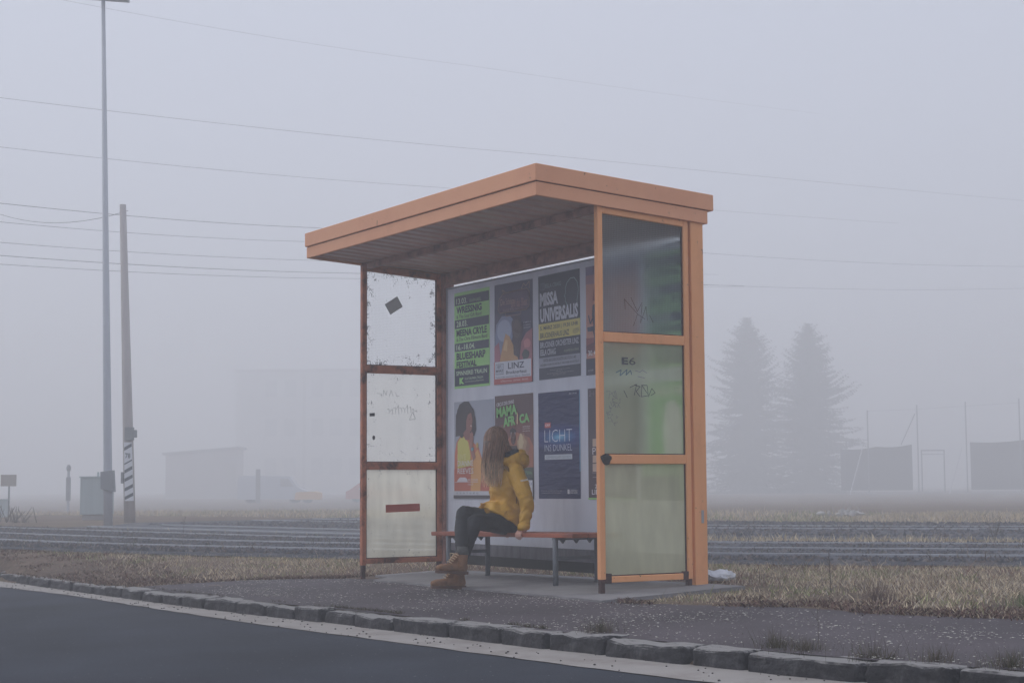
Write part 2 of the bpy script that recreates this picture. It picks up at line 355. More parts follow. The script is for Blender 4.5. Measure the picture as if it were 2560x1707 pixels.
# ------------------------------------------------------------------ bus shelter
W = 3.545
ORANGE = S(236, 166, 112)
M_OR = mat("faded orange paint", ORANGE, .62, .07, 2.5, .1, 30, S(212, 140, 94), .34, .14, 2.2, stretch=(2, 2, .8), chips=.362)
M_ORF = mat("faded orange fascia paint", S(234, 168, 126), .6, .05, 1.6, 0, 30, S(218, 150, 112), .40, .16, 1.6, chips=.338)
M_ORR = mat("rusting orange paint", S(190, 116, 84), .7, .16, 7, .3, 50, S(84, 48, 38), .45, .07, 5)
M_IN = mat("brown red inner paint", S(176, 128, 116), .6, .14, 6, .2, 40, S(104, 74, 70), .45, .1, 5)
M_RUST = mat("dark rust", S(66, 44, 42), .9, .3, 12, .6, 60, S(104, 56, 42), .42, .08, 9)
M_CEIL = mat("brown corrugated sheet", S(216, 178, 164), .28, .12, 2, 0, 30, S(176, 140, 128), .42, .15, 1.3, stretch=(1, .25, 1))
M_GREYSTEEL = mat("grey steel", (.13, .14, .16), .6, .15, 8, .1, 60)
M_BLACK = mat("tarred board", (.022, .021, .022), .8, .3, 6, .3, 40)
M_SEAM = mat("dark joint", (.05, .04, .04), .9, .2)

sh = thing("bus_shelter", (0, 0, 0), "weathered orange bus shelter with a flat overhanging roof and a poster wall", "bus shelter")
# roof
def rz(y, zf): return zf - .0553 * (y + .524)
RX0, RX1, RY0, RY1 = -.03, 3.58, -.524, .992
def frame_ring(mb, x0, x1, y0, y1, th, za, zb, yb=None):
    """four sloping fascia boards, zb(y)..za(y), mitred corners"""
    yb = y1 if yb is None else yb
    outer = [(x0, y0), (x1, y0), (x1, y1), (x0, y1)]; inner = [(x0 + th, y0 + th), (x1 - th, y0 + th), (x1 - th, y1 - th), (x0 + th, y1 - th)]
    for i in range(4):
        j = (i + 1) % 4; a, b, c, d = outer[i], outer[j], inner[i], inner[j]
        mb.hexa([(*a, rz(a[1], zb)), (*b, rz(b[1], zb)), (*c, rz(c[1], zb)), (*d, rz(d[1], zb)), (*a, rz(a[1], za)), (*b, rz(b[1], za)), (*c, rz(c[1], za)), (*d, rz(d[1], za))])
roof = MB(); 
roof.hexa([(RX0 + .02, RY0 + .02, rz(RY0, 2.885)), (RX1 - .02, RY0 + .02, rz(RY0, 2.885)), (RX0 + .02, RY1 - .02, rz(RY1, 2.885)), (RX1 - .02, RY1 - .02, rz(RY1, 2.885)),
           (RX0 + .02, RY0 + .02, rz(RY0, 2.893)), (RX1 - .02, RY0 + .02, rz(RY0, 2.893)), (RX0 + .02, RY1 - .02, rz(RY1, 2.893)), (RX1 - .02, RY1 - .02, rz(RY1, 2.893))])
rf = roof.build("roof", M_ORF, sh)
mb = MB(); frame_ring(mb, RX0, RX1, RY0, RY1, .018, 2.899, 2.784); mb.bevel(.003, 1); mb.build("upper_fascia", M_ORF, rf)
mb = MB(); frame_ring(mb, RX0 + .012, RX1 - .012, RY0 + .012, RY1 - .045, .018, 2.7795, 2.686); mb.bevel(.003, 1); mb.build("lower_fascia", M_ORF, rf)
mb = MB(); frame_ring(mb, RX0 + .022, RX1 - .022, RY0 + .022, RY1 - .06, .01, 2.79, 2.77); mb.build("joint", M_SEAM, rf)
mb = MB(); mb.box(1.298, 1.301, RY0 - .0015, RY0 + .001, 2.785, 2.828); mb.build("seam", M_SEAM, rf)
mb = MB(); nx = 22; px = RX0 + .035; st = (RX1 - RX0 - .07) / (nx * 4)
prof = []
for i in range(nx): prof += [(px, .0), (px + st * 1.6, .0), (px + st * 2.0, .012), (px + st * 3.6, .012)]; px += st * 4
for y0 in (0,):
    v0 = [mb.bm.verts.new((a, RY0 + .035, rz(RY0, 2.705) + b)) for a, b in prof]; v1 = [mb.bm.verts.new((a, RY1 - .07, rz(RY1, 2.705) + b)) for a, b in prof]
    for i in range(len(prof) - 1): mb.bm.faces.new((v0[i], v1[i], v1[i + 1], v0[i + 1]))
ce = mb.build("ceiling", M_CEIL, rf); 
mb = MB()
mb.box(.06, 3.48, .80, .90, 2.535, 2.625)
mb.box(.06, 3.48, .02, .06, 2.625, 2.673)
mb.build("roof_beam", M_IN, sh)
# rear corner columns
mb = MB(); mb.box(W - .055, W + .004, .805, .915, -.02, 2.628); mb.bevel(.005, 2); mb.build("corner_column", M_OR, sh)
mb = MB(); mb.box(-.035, .045, .79, .90, -.05, 2.628); mb.bevel(.004, 1); mb.build("corner_column", M_IN, sh)
mb = MB(); mb.box(W + .004, W + .007, .862, .884, .485, .575); mb.bevel(.001, 1); tg = mb.build("metal_tag", mat("dull zinc", (.35, .35, .36), .5, .1, 9), sh)
# side frames
ZR = [(2.61, 2.650), (1.728, 1.795), (.897, .961), (.098, .141)]
def side(xa, xb, m, right):
    f = MB(); y0, y1 = 0., .785; t = .043
    def prism(ya, yb, z0, z1, z0b=None, z1b=None):
        z0b = z0 if z0b is None else z0b; z1b = z1 if z1b is None else z1b
        f.hexa([(xa, ya, z0), (xb, ya, z0), (xa, yb, z0b), (xb, yb, z0b), (xa, ya, z1), (xb, ya, z1), (xa, yb, z1b), (xb, yb, z1b)])
    foot = .12 if right else .085
    prism(y0, y0 + t, foot, 2.672); prism(y1 - t, y1, .10, 2.625)
    prism(y0 + t, y1 - t, 2.612, 2.655, 2.572, 2.622)
    for a, b in ZR[1:]: prism(y0 + t, y1 - t, a, b)
    f.bevel(.004, 1); fo = f.build("side_frame", m, sh)
    # glazing beads
    mb = MB(); xi = (xa + xb) / 2
    for (zb, zt, ztb) in ((1.795, 2.612, 2.572), (.961, 1.728, 1.728), (.141, .897, .897)):
        for (a, b, c, d) in ((y0 + t, y0 + t + .008, 0, 0), (y1 - t - .008, y1 - t, 1, 1)):
            tz = zt if not c else ztb
            mb.box(xi - .008, xi + .008, a, b, zb, tz)
        mb.box(xi - .008, xi + .008, y0 + t + .008, y1 - t - .008, zb, zb + .007)
    mb.build("glazing_bead", M_RUST, fo)
    mb = MB(); zf = zgs((xa + xb) / 2, 0) if 0 else float(zplane((xa + xb) / 2, 0)) - .01
    mb.box(xa + .006, xb - .006, y0 + .004, y0 + t - .006, zf, foot - .001); mb.wobble(.002, 30); mb.build("foot", M_RUST, fo)
    mb = MB(); mb.box(xa + .006, xb - .006, y1 - t + .004, y1 - .004, float(zplane((xa + xb) / 2, .76)) - .01, .099); mb.build("foot", M_RUST, fo)
    return fo
fr = side(W - .045, W, M_OR, True); fl = side(-.022, .022, M_ORR, False)
mb = MB(); mb.box(W - .043, W + .0015, .041, .085, .093, .16); mb.box(W - .043, W + .0015, .70, .745, .093, .155); mb.wobble(.006, 18); mb.build("rust_patch", M_RUST, fr)
mb = MB(); bmesh.ops.create_icosphere(mb.bm, subdivisions=3, radius=1, matrix=Matrix.Translation((W + .002, .05, .93)) @ Matrix.Diagonal((.02, .045, .036, 1))); mb.wobble(.012, 25); mb.build("tar_lump", M_BLACK, fr, True)

def glass(name, tint, rough, diff, dcol, wire=False, mould=False, trans=.5, ior=1.02, wk=.75):
    m = bpy.data.materials.new(name); m.use_nodes = True; N = m.node_tree.nodes; L = m.node_tree.links
    for x in list(N): N.remove(x)
    out = N.new("ShaderNodeOutputMaterial")
    g = N.new("ShaderNodeBsdfRefraction") ; g.inputs["Color"].default_value = (*tint, 1); g.inputs["Roughness"].default_value = rough; g.inputs["IOR"].default_value = ior
    tc = N.new("ShaderNodeTexCoord"); nz = N.new("ShaderNodeTexNoise"); nz.inputs["Scale"].default_value = 4; nz.inputs["Detail"].default_value = 8
    mp = N.new("ShaderNodeMapping"); mp.inputs["Scale"].default_value = (1, 2.5, .7); L.new(tc.outputs["Object"], mp.inputs[0]); L.new(mp.outputs[0], nz.inputs[0])
    mr = N.new("ShaderNodeMapRange"); mr.inputs[1].default_value = .3; mr.inputs[2].default_value = .7; mr.inputs[3].default_value = .86; mr.inputs[4].default_value = 1.1; L.new(nz.outputs[0], mr.inputs[0])
    vm = N.new("ShaderNodeVectorMath"); vm.operation = 'SCALE'; vm.inputs[0].default_value = dcol; L.new(mr.outputs[0], vm.inputs["Scale"]); colr = vm.outputs[0]
    d = N.new("ShaderNodeBsdfDiffuse"); tr = N.new("ShaderNodeBsdfTranslucent")
    mk = None
    if wire:
        sx = N.new("ShaderNodeSeparateXYZ"); L.new(tc.outputs["Object"], sx.inputs[0]); ms = []
        for ax in ("Y", "Z"):
            a = N.new("ShaderNodeMath"); a.operation = 'MULTIPLY'; a.inputs[1].default_value = 1 / .0135; L.new(sx.outputs[ax], a.inputs[0])
            fr_ = N.new("ShaderNodeMath"); fr_.operation = 'FRACT'; L.new(a.outputs[0], fr_.inputs[0])
            c = N.new("ShaderNodeMath"); c.operation = 'LESS_THAN'; c.inputs[1].default_value = .16; L.new(fr_.outputs[0], c.inputs[0]); ms.append(c)
        mk = N.new("ShaderNodeMath"); mk.operation = 'MAXIMUM'; L.new(ms[0].outputs[0], mk.inputs[0]); L.new(ms[1].outputs[0], mk.inputs[1])
        mw = N.new("ShaderNodeMath"); mw.operation = 'MULTIPLY'; mw.inputs[1].default_value = wk; L.new(mk.outputs[0], mw.inputs[0]); mk = mw
    L.new(colr, d.inputs["Color"]); L.new(colr, tr.inputs["Color"])
    m1 = N.new("ShaderNodeMixShader"); m1.inputs[0].default_value = trans; L.new(d.outputs[0], m1.inputs[1]); L.new(tr.outputs[0], m1.inputs[2])
    m2 = N.new("ShaderNodeMixShader"); m2.inputs[0].default_value = diff; L.new(g.outputs[0], m2.inputs[1]); L.new(m1.outputs[0], m2.inputs[2])
    fin = m2
    if wire:
        wd = N.new("ShaderNodeBsdfDiffuse"); wd.inputs["Color"].default_value = (.12, .12, .13, 1)
        m3 = N.new("ShaderNodeMixShader"); L.new(mk.outputs[0], m3.inputs[0]); L.new(fin.outputs[0], m3.inputs[1]); L.new(wd.outputs[0], m3.inputs[2]); fin = m3
    if mould:
        # dark lichen growing in from the rim of the pane
        gx = N.new("ShaderNodeSeparateXYZ"); L.new(tc.outputs["Generated"], gx.inputs[0]); ds = []
        for ax in ("Y", "Z"):
            a = N.new("ShaderNodeMath"); a.operation = 'SUBTRACT'; a.inputs[1].default_value = .5; L.new(gx.outputs[ax], a.inputs[0])
            b_ = N.new("ShaderNodeMath"); b_.operation = 'ABSOLUTE'; L.new(a.outputs[0], b_.inputs[0]); ds.append(b_)
        mxx = N.new("ShaderNodeMath"); mxx.operation = 'MAXIMUM'; L.new(ds[0].outputs[0], mxx.inputs[0]); L.new(ds[1].outputs[0], mxx.inputs[1])
        ed = N.new("ShaderNodeMapRange"); ed.inputs[1].default_value = .30; ed.inputs[2].default_value = .5; ed.inputs[3].default_value = -.10; ed.inputs[4].default_value = .19 if mould == 1 else .03; L.new(mxx.outputs[0], ed.inputs[0])
        n1 = N.new("ShaderNodeTexNoise"); n1.inputs["Scale"].default_value = 14; n1.inputs["Detail"].default_value = 3; L.new(tc.outputs["Object"], n1.inputs[0])
        n2 = N.new("ShaderNodeTexNoise"); n2.inputs["Scale"].default_value = 75; n2.inputs["Detail"].default_value = 4; L.new(tc.outputs["Object"], n2.inputs[0])
        av = N.new("ShaderNodeMath"); av.operation = 'ADD'; L.new(n1.outputs[0], av.inputs[0]); L.new(n2.outputs[0], av.inputs[1])
        ad = N.new("ShaderNodeMath"); ad.operation = 'ADD'; L.new(av.outputs[0], ad.inputs[0]); L.new(ed.outputs[0], ad.inputs[1])
        th = N.new("ShaderNodeMapRange"); th.inputs[1].default_value = 1.16; th.inputs[2].default_value = 1.34; th.inputs[4].default_value = .8; L.new(ad.outputs[0], th.inputs[0])
        bd = N.new("ShaderNodeBsdfDiffuse"); bd.inputs["Color"].default_value = (.04, .042, .045, 1)
        m4 = N.new("ShaderNodeMixShader"); L.new(th.outputs[0], m4.inputs[0]); L.new(fin.outputs[0], m4.inputs[1]); L.new(bd.outputs[0], m4.inputs[2]); fin = m4
    L.new(fin.outputs[0], out.inputs[0]); return m
G_RU = glass("wired glass", (.80, .88, .92), .6, .22, (.42, .52, .52), wire=True, ior=1.13, wk=.4)
G_RM = glass("milky green glass", (.86, .92, .74), .6, .45, (.60, .66, .44), ior=1.15)
G_RL = glass("milky yellow glass", (.86, .86, .64), .55, .78, (.64, .64, .46))
G_LU = glass("wired frosted glass", (.99, 1.0, 1.0), .2, .14, (.97, .97, .98), wire=True, mould=1, trans=.8, wk=.15)
G_LM = glass("cream glass", (1.0, 1.0, .96), .22, .22, (1.0, .97, .88), mould=2, trans=.75)
G_LL = glass("cream yellow glass", (1.0, .99, .90), .22, .55, (1.0, .97, .80), mould=2, trans=.7)
def pane(x, z0, z1, z1b, m, parent):
    mb = MB(); ya, yb = .036, .749
    mb.poly([(x, ya, z0), (x, yb, z0), (x, yb, z1b), (x, ya, z1)]); return mb.build("pane", m, parent)
XR, XL = W - .022, 0.
pru = pane(XR, 1.79, 2.614, 2.575, G_RU, fr); prm = pane(XR, .955, 1.733, 1.733, G_RM, fr); prl = pane(XR, .135, .903, .903, G_RL, fr)
plu = pane(XL, 1.79, 2.614, 2.575, G_LU, fl); plm = pane(XL, .955, 1.733, 1.733, G_LM, fl); pll = pane(XL, .135, .903, .903, G_LL, fl)
# stickers and scribbles on the panes
def stick(x, cy, cz, wd, ht, ang, m, parent, name="sticker"):
    mb = MB(); ca, sa = math.cos(ang), math.sin(ang); pts = []
    for a, b in ((-1, -1), (1, -1), (1, 1), (-1, 1)):
        p, q = a * wd / 2, b * ht / 2; pts.append((x, cy + p * ca - q * sa, cz + p * sa + q * ca))
    pts2 = [(x + (.001 if x < 1 else -.001), p[1], p[2]) for p in pts]
    mb._n(pts + pts2, [(0, 1, 2, 3), (7, 6, 5, 4), (0, 4, 5, 1), (1, 5, 6, 2), (2, 6, 7, 3), (3, 7, 4, 0)]); return mb.build(name, m, parent)
stick(XL + .002, .315, 2.325, .145, .105, R(32), mat("grey sticker", (.72, .74, .75), .8, .08, 40), plu)
stick(XL + .002, .405, .567, .335, .066, R(1.5), mat("red tape", S(190, 92, 76), .6, .1, 6), pll)
s1 = stick(XL + .002, .105, 1.37, .05, .028, R(5), mat("dark sticker", (.05, .055, .07), .6, .1, 20), plm)
mb = MB(); bmesh.ops.create_icosphere(mb.bm, subdivisions=2, radius=1, matrix=Matrix.Translation((XL + .003, .12, 1.172)) @ Matrix.Diagonal((.003, .014, .02, 1))); mb.build("tar_spot", M_BLACK, plm)
M_INK = mat("marker ink", (.055, .06, .065), .6, .1); M_INKB = mat("blue marker ink", (.05, .16, .22), .6, .1); M_INKF = mat("faded marker ink", (.30, .31, .31), .7, .1)
def scribble(x, lines, w_, m, parent):
    mb = MB()
    for ln in lines:
        for (a, b), (c, d) in zip(ln[:-1], ln[1:]):
            dx, dz = c - a, d - b; l = math.hypot(dx, dz) or 1; nx_, nz_ = -dz / l * w_ / 2, dx / l * w_ / 2
            mb.poly([(x, a + nx_, b + nz_), (x, c + nx_, d + nz_), (x, c - nx_, d - nz_), (x, a - nx_, b - nz_)])
    return mb.build("graffiti", m, parent)
XO = XR + .003
scribble(XO, [[(.235, 2.035), (.24, 1.96)], [(.235, 2.03), (.35, 1.93), (.41, 1.90)], [(.29, 2.045), (.345, 1.95), (.385, 2.015)], [(.345, 1.93), (.31, 1.85)], [(.385, 2.0), (.37, 1.87), (.42, 1.99), (.43, 1.89)], [(.45, 1.93), (.48, 1.88)]], .0035, M_INK, pru)
mb = MB(); put_text(mb, "E", .205, 1.578, .055, .05, .05, 0, lambda a, b: (XO, a, b)); mb.build("graffiti", M_INK, prm)
mb = MB(); put_text(mb, "6", .268, 1.578, .055, .05, 0., 0, lambda a, b: (XO, a, b)); mb.build("graffiti", M_INK, prm)
scribble(XO, [[(.27, 1.42), (.33, 1.445), (.31, 1.37)], [(.31, 1.44), (.36, 1.43), (.325, 1.395), (.36, 1.36)], [(.37, 1.44), (.42, 1.44), (.43, 1.37), (.37, 1.36), (.375, 1.44), (.425, 1.38)], [(.43, 1.36), (.46, 1.42), (.49, 1.39), (.45, 1.37)], [(.22, 1.40), (.25, 1.35)]], .004, M_INK, prm)
scribble(XO, [[(.155, 1.52), (.20, 1.54), (.19, 1.50), (.23, 1.53), (.25, 1.545), (.24, 1.505), (.28, 1.54), (.29, 1.51)]], .006, M_INKB, prm)
scribble(XO, [[(.32, 1.54), (.36, 1.53), (.38, 1.545), (.42, 1.525)], [(.34, 1.50), (.40, 1.49)]], .004, M_INKF, prm)
L_ = []
for i in range(26):
    a = random.uniform(.09, .19); b = random.uniform(1.18, 1.38); L_.append([(a, b), (a + random.uniform(-.03, .03), b + random.uniform(-.04, .04)), (a + random.uniform(-.03, .03), b + random.uniform(-.03, .03))])
scribble(XO, L_, .002, M_INKF, prm)
XI = XL + .003
scribble(XI, [[(.15, 1.555), (.20, 1.55)], [(.21, 1.53), (.215, 1.585), (.24, 1.54), (.25, 1.58)], [(.27, 1.53), (.29, 1.585), (.31, 1.53)], [(.33, 1.57), (.345, 1.53), (.37, 1.54)]], .003, M_INKF, plm)
L_ = [[(.25 + i * .03, 1.42 + random.uniform(-.02, .02)), (.27 + i * .03, 1.44 + random.uniform(-.03, .02)), (.275 + i * .03, 1.39 + random.uniform(-.02, .02))] for i in range(10)] + [[(.5, 1.40), (.53, 1.34), (.47, 1.33), (.50, 1.40)]]
scribble(XI, L_, .003, M_INKF, plm)
# back wall
YW = .8205
M_WALL = mat("grey painted wall sheet", S(216, 220, 232), .5, .05, 1.5, .1, 20, S(198, 202, 216), .40, .15, 2.5, stretch=(2.2, 1, .5))
M_WALLD = mat("damp stained sheet", S(120, 119, 128), .6, .12, 3, .1, 20, S(84, 82, 90), .45, .12, 4, stretch=(3, 1, .6))
mb = MB(); mb.box(.05, 3.485, YW, YW + .018, .262, 2.500); wall = mb.build("wall_sheet", M_WALL, sh)
mb = MB(); mb.box(.05, 3.485, YW + .001, YW + .018, .165, .260); mb.build("wall_skirt", M_WALLD, sh)
mb = MB(); mb.box(.05, 3.485, YW - .004, YW + .022, .085, .163); mb.build("kick_board", M_BLACK, sh)
mb = MB(); mb.box(.048, 3.487, YW - .006, YW - .0005, 2.484, 2.500); mb.box(.047, .068, YW - .005, YW - .0003, .262, 2.484); mb.build("wall_trim", mat("pale zinc trim", (.38, .38, .43), .5, .05), sh)

# ------------------------------------------------------------------ posters
def pm(c):  # inks greyed and lifted, a veil of haze mixed into the print colours
    k = "print %d %d %d" % tuple(c); g = sum(c) / 3; return mat(k, S(*[min(255, x * .74 + g * .20 + 26) for x in c]), .5, .03, 20, 0)
class Poster:
    def __init__(s, name, x, ztop, wd, ht, base, label, tilt=0.):
        s.w, s.h = wd, ht; s.t = thing(name, (x, YW, ztop), label, "poster", "posters pasted on the shelter wall"); s.t.rotation_euler = (0, tilt, 0)
        mb = MB(); n = 10; g = []
        for j in range(n + 1):
            for i in range(7):
                a, b = i / 6, j / n; g.append((a * wd, -.0016 , -b * ht))
        mb._n(g, [(j * 7 + i, j * 7 + i + 1, (j + 1) * 7 + i + 1, (j + 1) * 7 + i) for j in range(n) for i in range(6)])
        mb.build("sheet", pm(base) if isinstance(base, (tuple, list)) else base, s.t)
        s.pic = MB(); s.pmats = []; s.txt = {}; s.layer = 1
    def P(s, u, v): return (u * s.w, -.0016 - .0005 * s.layer, -v * s.h)
    def poly(s, pts, c):
        s.layer += 1
        m = pm(c) if isinstance(c, (tuple, list)) else c
        if m not in s.pmats: s.pmats.append(m)
        s.pic.mi = s.pmats.index(m); s.pic.poly([s.P(*p) for p in pts])
    def rect(s, u0, v0, u1, v1, c): s.poly([(u0, v0), (u1, v0), (u1, v1), (u0, v1)], c)
    def ell(s, cu, cv, ru, rv, c, n=22, jag=0.): s.poly([(cu + ru * (1 + jag * random.uniform(-1, 1)) * math.cos(6.2832 * k / n), cv + rv * (1 + jag * random.uniform(-1, 1)) * math.sin(6.2832 * k / n)) for k in range(n)], c)
    def line(s, pts, wdt, c):
        for (a, b), (p, q) in zip(pts[:-1], pts[1:]):
            dx, dy = (p - a) * s.w, (q - b) * s.h; l = math.hypot(dx, dy) or 1; nu, nv = -dy / l * wdt / 2 / s.w, dx / l * wdt / 2 / s.h
            m = pm(c)
            if m not in s.pmats: s.pmats.append(m)
            s.pic.mi = s.pmats.index(m); s.pic.poly([s.P(a + nu, b + nv), s.P(p + nu, q + nv), s.P(p - nu, q - nv), s.P(a - nu, b - nv)])
    def text(s, body, u0, v0, u1, v1, c, bold=.02, ang=0.):
        """words filling the box u0..u1, v0 (top)..v1 (bottom)"""
        key = tuple(c); s.txt.setdefault(key, MB()); y = -(.0016 + .0005 * (s.layer + 1.5))
        if body.startswith('~'): 
            body = body[1:]
        if (v1 - v0) < .065: bold = min(bold, .012)
        put_text(s.txt[key], body, u0 * s.w, -v1 * s.h, (u1 - u0) * s.w, (v1 - v0) * s.h, bold, ang, lambda a, b: (a, y, b))
    def done(s):
        if s.pmats: s.pic.build("picture", s.pmats, s.t)
        for k, mb in s.txt.items(): mb.build("lettering", pm(k), s.t)
A1w, A1h = .594, .84
COLX = [.188, .865, 1.5415, 2.2185, 2.895]; ZU, ZL = 2.4388, 1.4947
GR = (150, 222, 118); DK = (46, 54, 80); GT = (196, 226, 190)
def green_poster(x, label):
    p = Poster("concert_poster", x, ZU, A1w, A1h, GR, label)
    for a, b in ((.035, .135), (.285, .375), (.53, .615), (.79, .975)): p.rect(.015, a, .985, b, DK)
    p.text("13.03.", .07, .062, .38, .122, GT, .03); p.text("RAPHAEL", .45, .088, .78, .122, (140, 180, 130), 0)
    p.text("WRESSNIG", .07, .148, .79, .222, DK, .035); p.text("& The Soul Gift Band", .07, .234, .78, .272, DK, .0)
    p.text("28.03.", .07, .300, .39, .360, GT, .03); p.text("MEENA CRYLE", .07, .388, .93, .460, DK, .03); p.text("& The Chris Fillmore Band", .07, .470, .94, .510, DK, .0)
    p.text("16.-18.04.", .07, .545, .60, .602, GT, .03); p.text("BLUESHARP", .07, .630, .89, .705, DK, .035); p.text("FESTIVAL", .07, .720, .64, .785, DK, .035)
    p.text("BIG BOTTLES", .0, .775, .13, .788, GR, 0, R(90))
    p.text("SPINNEREI TRAUN", .06, .820, .93, .866, GT, .02); p.text("K", .15, .890, .29, .957, GR, .08); p.text("KULTUR.PARK.TRAUN", .31, .893, .82, .918, GT, .0); p.text("www.kulturpark.at 07229 62032", .31, .930, .84, .946, GT, 0)
    p.done(); return p
green_poster(COLX[0], "fully visible light green and navy concert poster lettered WRESSNIG, beside the left frame")
# musical poster: title plate, moonlit glow, tree shapes, white date panel
p = Poster("musical_poster", COLX[1], ZU, A1w, A1h, (66, 62, 98), "dark blue musical poster with white LINZ panel, between the green and the MISSA posters", R(.4))
p.poly([(.02, .5), (.05, .4), (.2, .32), (.42, .33), (.55, .40), (.5, .52), (.36, .7), (.1, .78), (.02, .76)], (122, 134, 176))
p.ell(.26, .47, .19, .11, (160, 172, 204)); p.poly([(0, .62), (.12, .58), (.2, .8), (0, .8)], (176, 96, 118))
p.poly([(.13, .8), (.22, .62), (.30, .5), (.40, .53), (.52, .64), (.66, .8)], (206, 150, 92)); p.poly([(.24, .66), (.3, .56), (.36, .57), (.34, .68)], (224, 178, 118))
p.poly([(.46, .4), (.56, .33), (.68, .35), (.76, .46), (.72, .62), (.68, .76), (.52, .72), (.5, .58)], (72, 58, 74)); p.ell(.6, .47, .10, .09, (92, 72, 78), 16, .12)
p.poly([(.66, .8), (.72, .6), (.84, .52), (1., .48), (1., .8)], (170, 92, 108)); p.ell(.87, .62, .09, .05, (206, 120, 128), 14, .2); p.ell(.83, .73, .09, .05, (70, 78, 82), 14, .15)
p.poly([(.14, .15), (.24, .10), (.86, .085), (.93, .12), (.92, .26), (.84, .29), (.16, .29), (.11, .25)], (84, 58, 92))
p.line([(.14, .15), (.24, .10), (.86, .085), (.93, .12), (.92, .26), (.84, .29), (.16, .29), (.11, .25), (.14, .15)], .007, (176, 140, 116)); p.line([(.26, .10), (.22, .06), (.3, .085)], .006, (176, 140, 116)); p.line([(.72, .085), (.78, .03), (.84, .06), (.93, .02), (.93, .09)], .006, (176, 140, 116)); p.line([(.3, .29), (.32, .33), (.7, .33), (.72, .29)], .006, (150, 110, 110))
p.text("Die Schöne", .18, .15, .55, .215, (190, 150, 140), 0); p.text("und das Biest", .46, .17, .88, .25, (170, 118, 120), .01); p.text("DAS MUSICAL", .25, .255, .8, .278, (160, 120, 120), 0)
for i, (a, b) in enumerate(((.36, .372), (.388, .40), (.41, .425))): p.text(("NEU", "DIE ZAUBERHAFTE", "SHOW")[i], .78, a + .05, .96, b + .05, (200, 200, 215), 0)
p.rect(0, .775, 1, 1, (196, 84, 82)); p.rect(.025, .775, .975, .945, (206, 210, 224)); p.rect(.05, .80, .26, .90, (188, 194, 212))
p.line([(.05, .80), (.26, .80), (.26, .90), (.05, .90), (.05, .80)], .004, (90, 96, 124)); p.text("07.", .10, .812, .20, .84, (58, 62, 88), .01); p.text("MÄRZ", .06, .85, .25, .878, (58, 62, 88), .03)
p.text("LINZ", .38, .795, .80, .855, (58, 62, 92), .05); p.text("Brucknerhaus", .33, .872, .86, .905, (58, 62, 92), .02); p.text("Tickets & Infos www.theater-liberi.de", .05, .922, .70, .938, (96, 100, 126), 0); p.text("Österreich", .74, .918, .95, .934, (70, 74, 100), .02)
p.text("OÖNachrichten   Life Radio   BRUNO", .18, .958, .9, .980, (232, 190, 190), .02); p.done()
# choir poster
D2 = (52, 58, 80); WT = (196, 200, 216)
p = Poster("concert_poster", COLX[2], ZU, A1w, A1h, D2, "dark concert poster lettered MISSA UNIVERSALIS with a yellow date band and outlined head", R(-.3))
p.line([(.70, .33), (.68, .30), (.655, .28), (.665, .255), (.64, .235), (.665, .20), (.66, .16), (.70, .11), (.78, .075), (.87, .075), (.94, .12), (.965, .19), (.95, .25), (.93, .30), (.95, .345)], .006, (150, 178, 186))
p.rect(.06, .075, .16, .135, (72, 80, 104)); p.line([(.06, .075), (.16, .075), (.16, .135), (.06, .135), (.06, .075)], .004, (130, 138, 160)); p.text("EELA CRAIG", .18, .085, .56, .125, (136, 156, 168), 0)
p.text("MISSA", .045, .165, .485, .295, WT, .045); p.text("UNIVERSALIS", .045, .315, .955, .450, WT, .045)
p.rect(0, .463, 1, .618, (216, 200, 92)); p.text("5. MÄRZ 2020 | 19.30 UHR", .045, .480, .955, .535, D2, .04); p.text("BRUCKNERHAUS LINZ", .045, .552, .74, .604, D2, .04)
p.poly([(.82, .585), (.84, .555), (.97, .545), (.985, .575), (.93, .6), (.86, .605)], (190, 176, 96)); p.line([(.83, .58), (.9, .56), (.97, .57)], .003, D2)
p.text("BRUCKNER ORCHESTER LINZ", .045, .640, .965, .695, WT, .04); p.text("EELA CRAIG", .045, .712, .42, .768, WT, .05); p.text("50 JAHRE EELA CRAIG", .62, .738, .965, .765, (150, 168, 150), .02)
p.rect(0, .790, 1, .888, (150, 154, 174)); p.text("KARTEN: BRUCKNER ORCHESTER LINZ 0732/76 11-400", .12, .803, .90, .833, D2, .02); p.text("KASSE@BRUCKNER-ORCHESTER.AT | BRUCKNER-ORCHESTER.AT", .04, .848, .97, .878, D2, .02)
for a, b, c in ((.28, .76, .912), (.42, .58, .928), (.2, .84, .944), (.35, .65, .958)): p.text("Musikalische Leitung Christoph Chor und Solisten", a, c, b, c + .009, (176, 180, 196), 0)
p.done()
# dance poster, mostly behind the right frame
p = Poster("show_poster", COLX[3], ZU, A1w, A1h, (196, 122, 104), "orange show poster with a dark dancer, upper row, cut by the right frame")
p.rect(0, 0, 1, .08, (112, 100, 140)); p.poly([(0, .08), (1, .08), (1, .2), (0, .16)], (158, 110, 128)); p.rect(0, .66, 1, .74, (150, 70, 74)); p.poly([(0, .73), (.2, .70), (.5, .76), (1, .7), (1, .8), (0, .8)], (108, 50, 62))
p.poly([(.16, .36), (.22, .35), (.27, .44), (.22, .52), (.30, .56), (.30, .60), (.04, .60), (.03, .56), (.17, .555), (.14, .45)], (52, 60, 92)); p.line([(.06, .45), (.10, .53), (.17, .47)], .012, (52, 60, 92)); p.line([(.17, .59), (.2, .65), (.19, .73)], .02, (52, 60, 92)); p.poly([(.2, .15), (.26, .13), (.24, .33), (.16, .32)], (150, 66, 76))
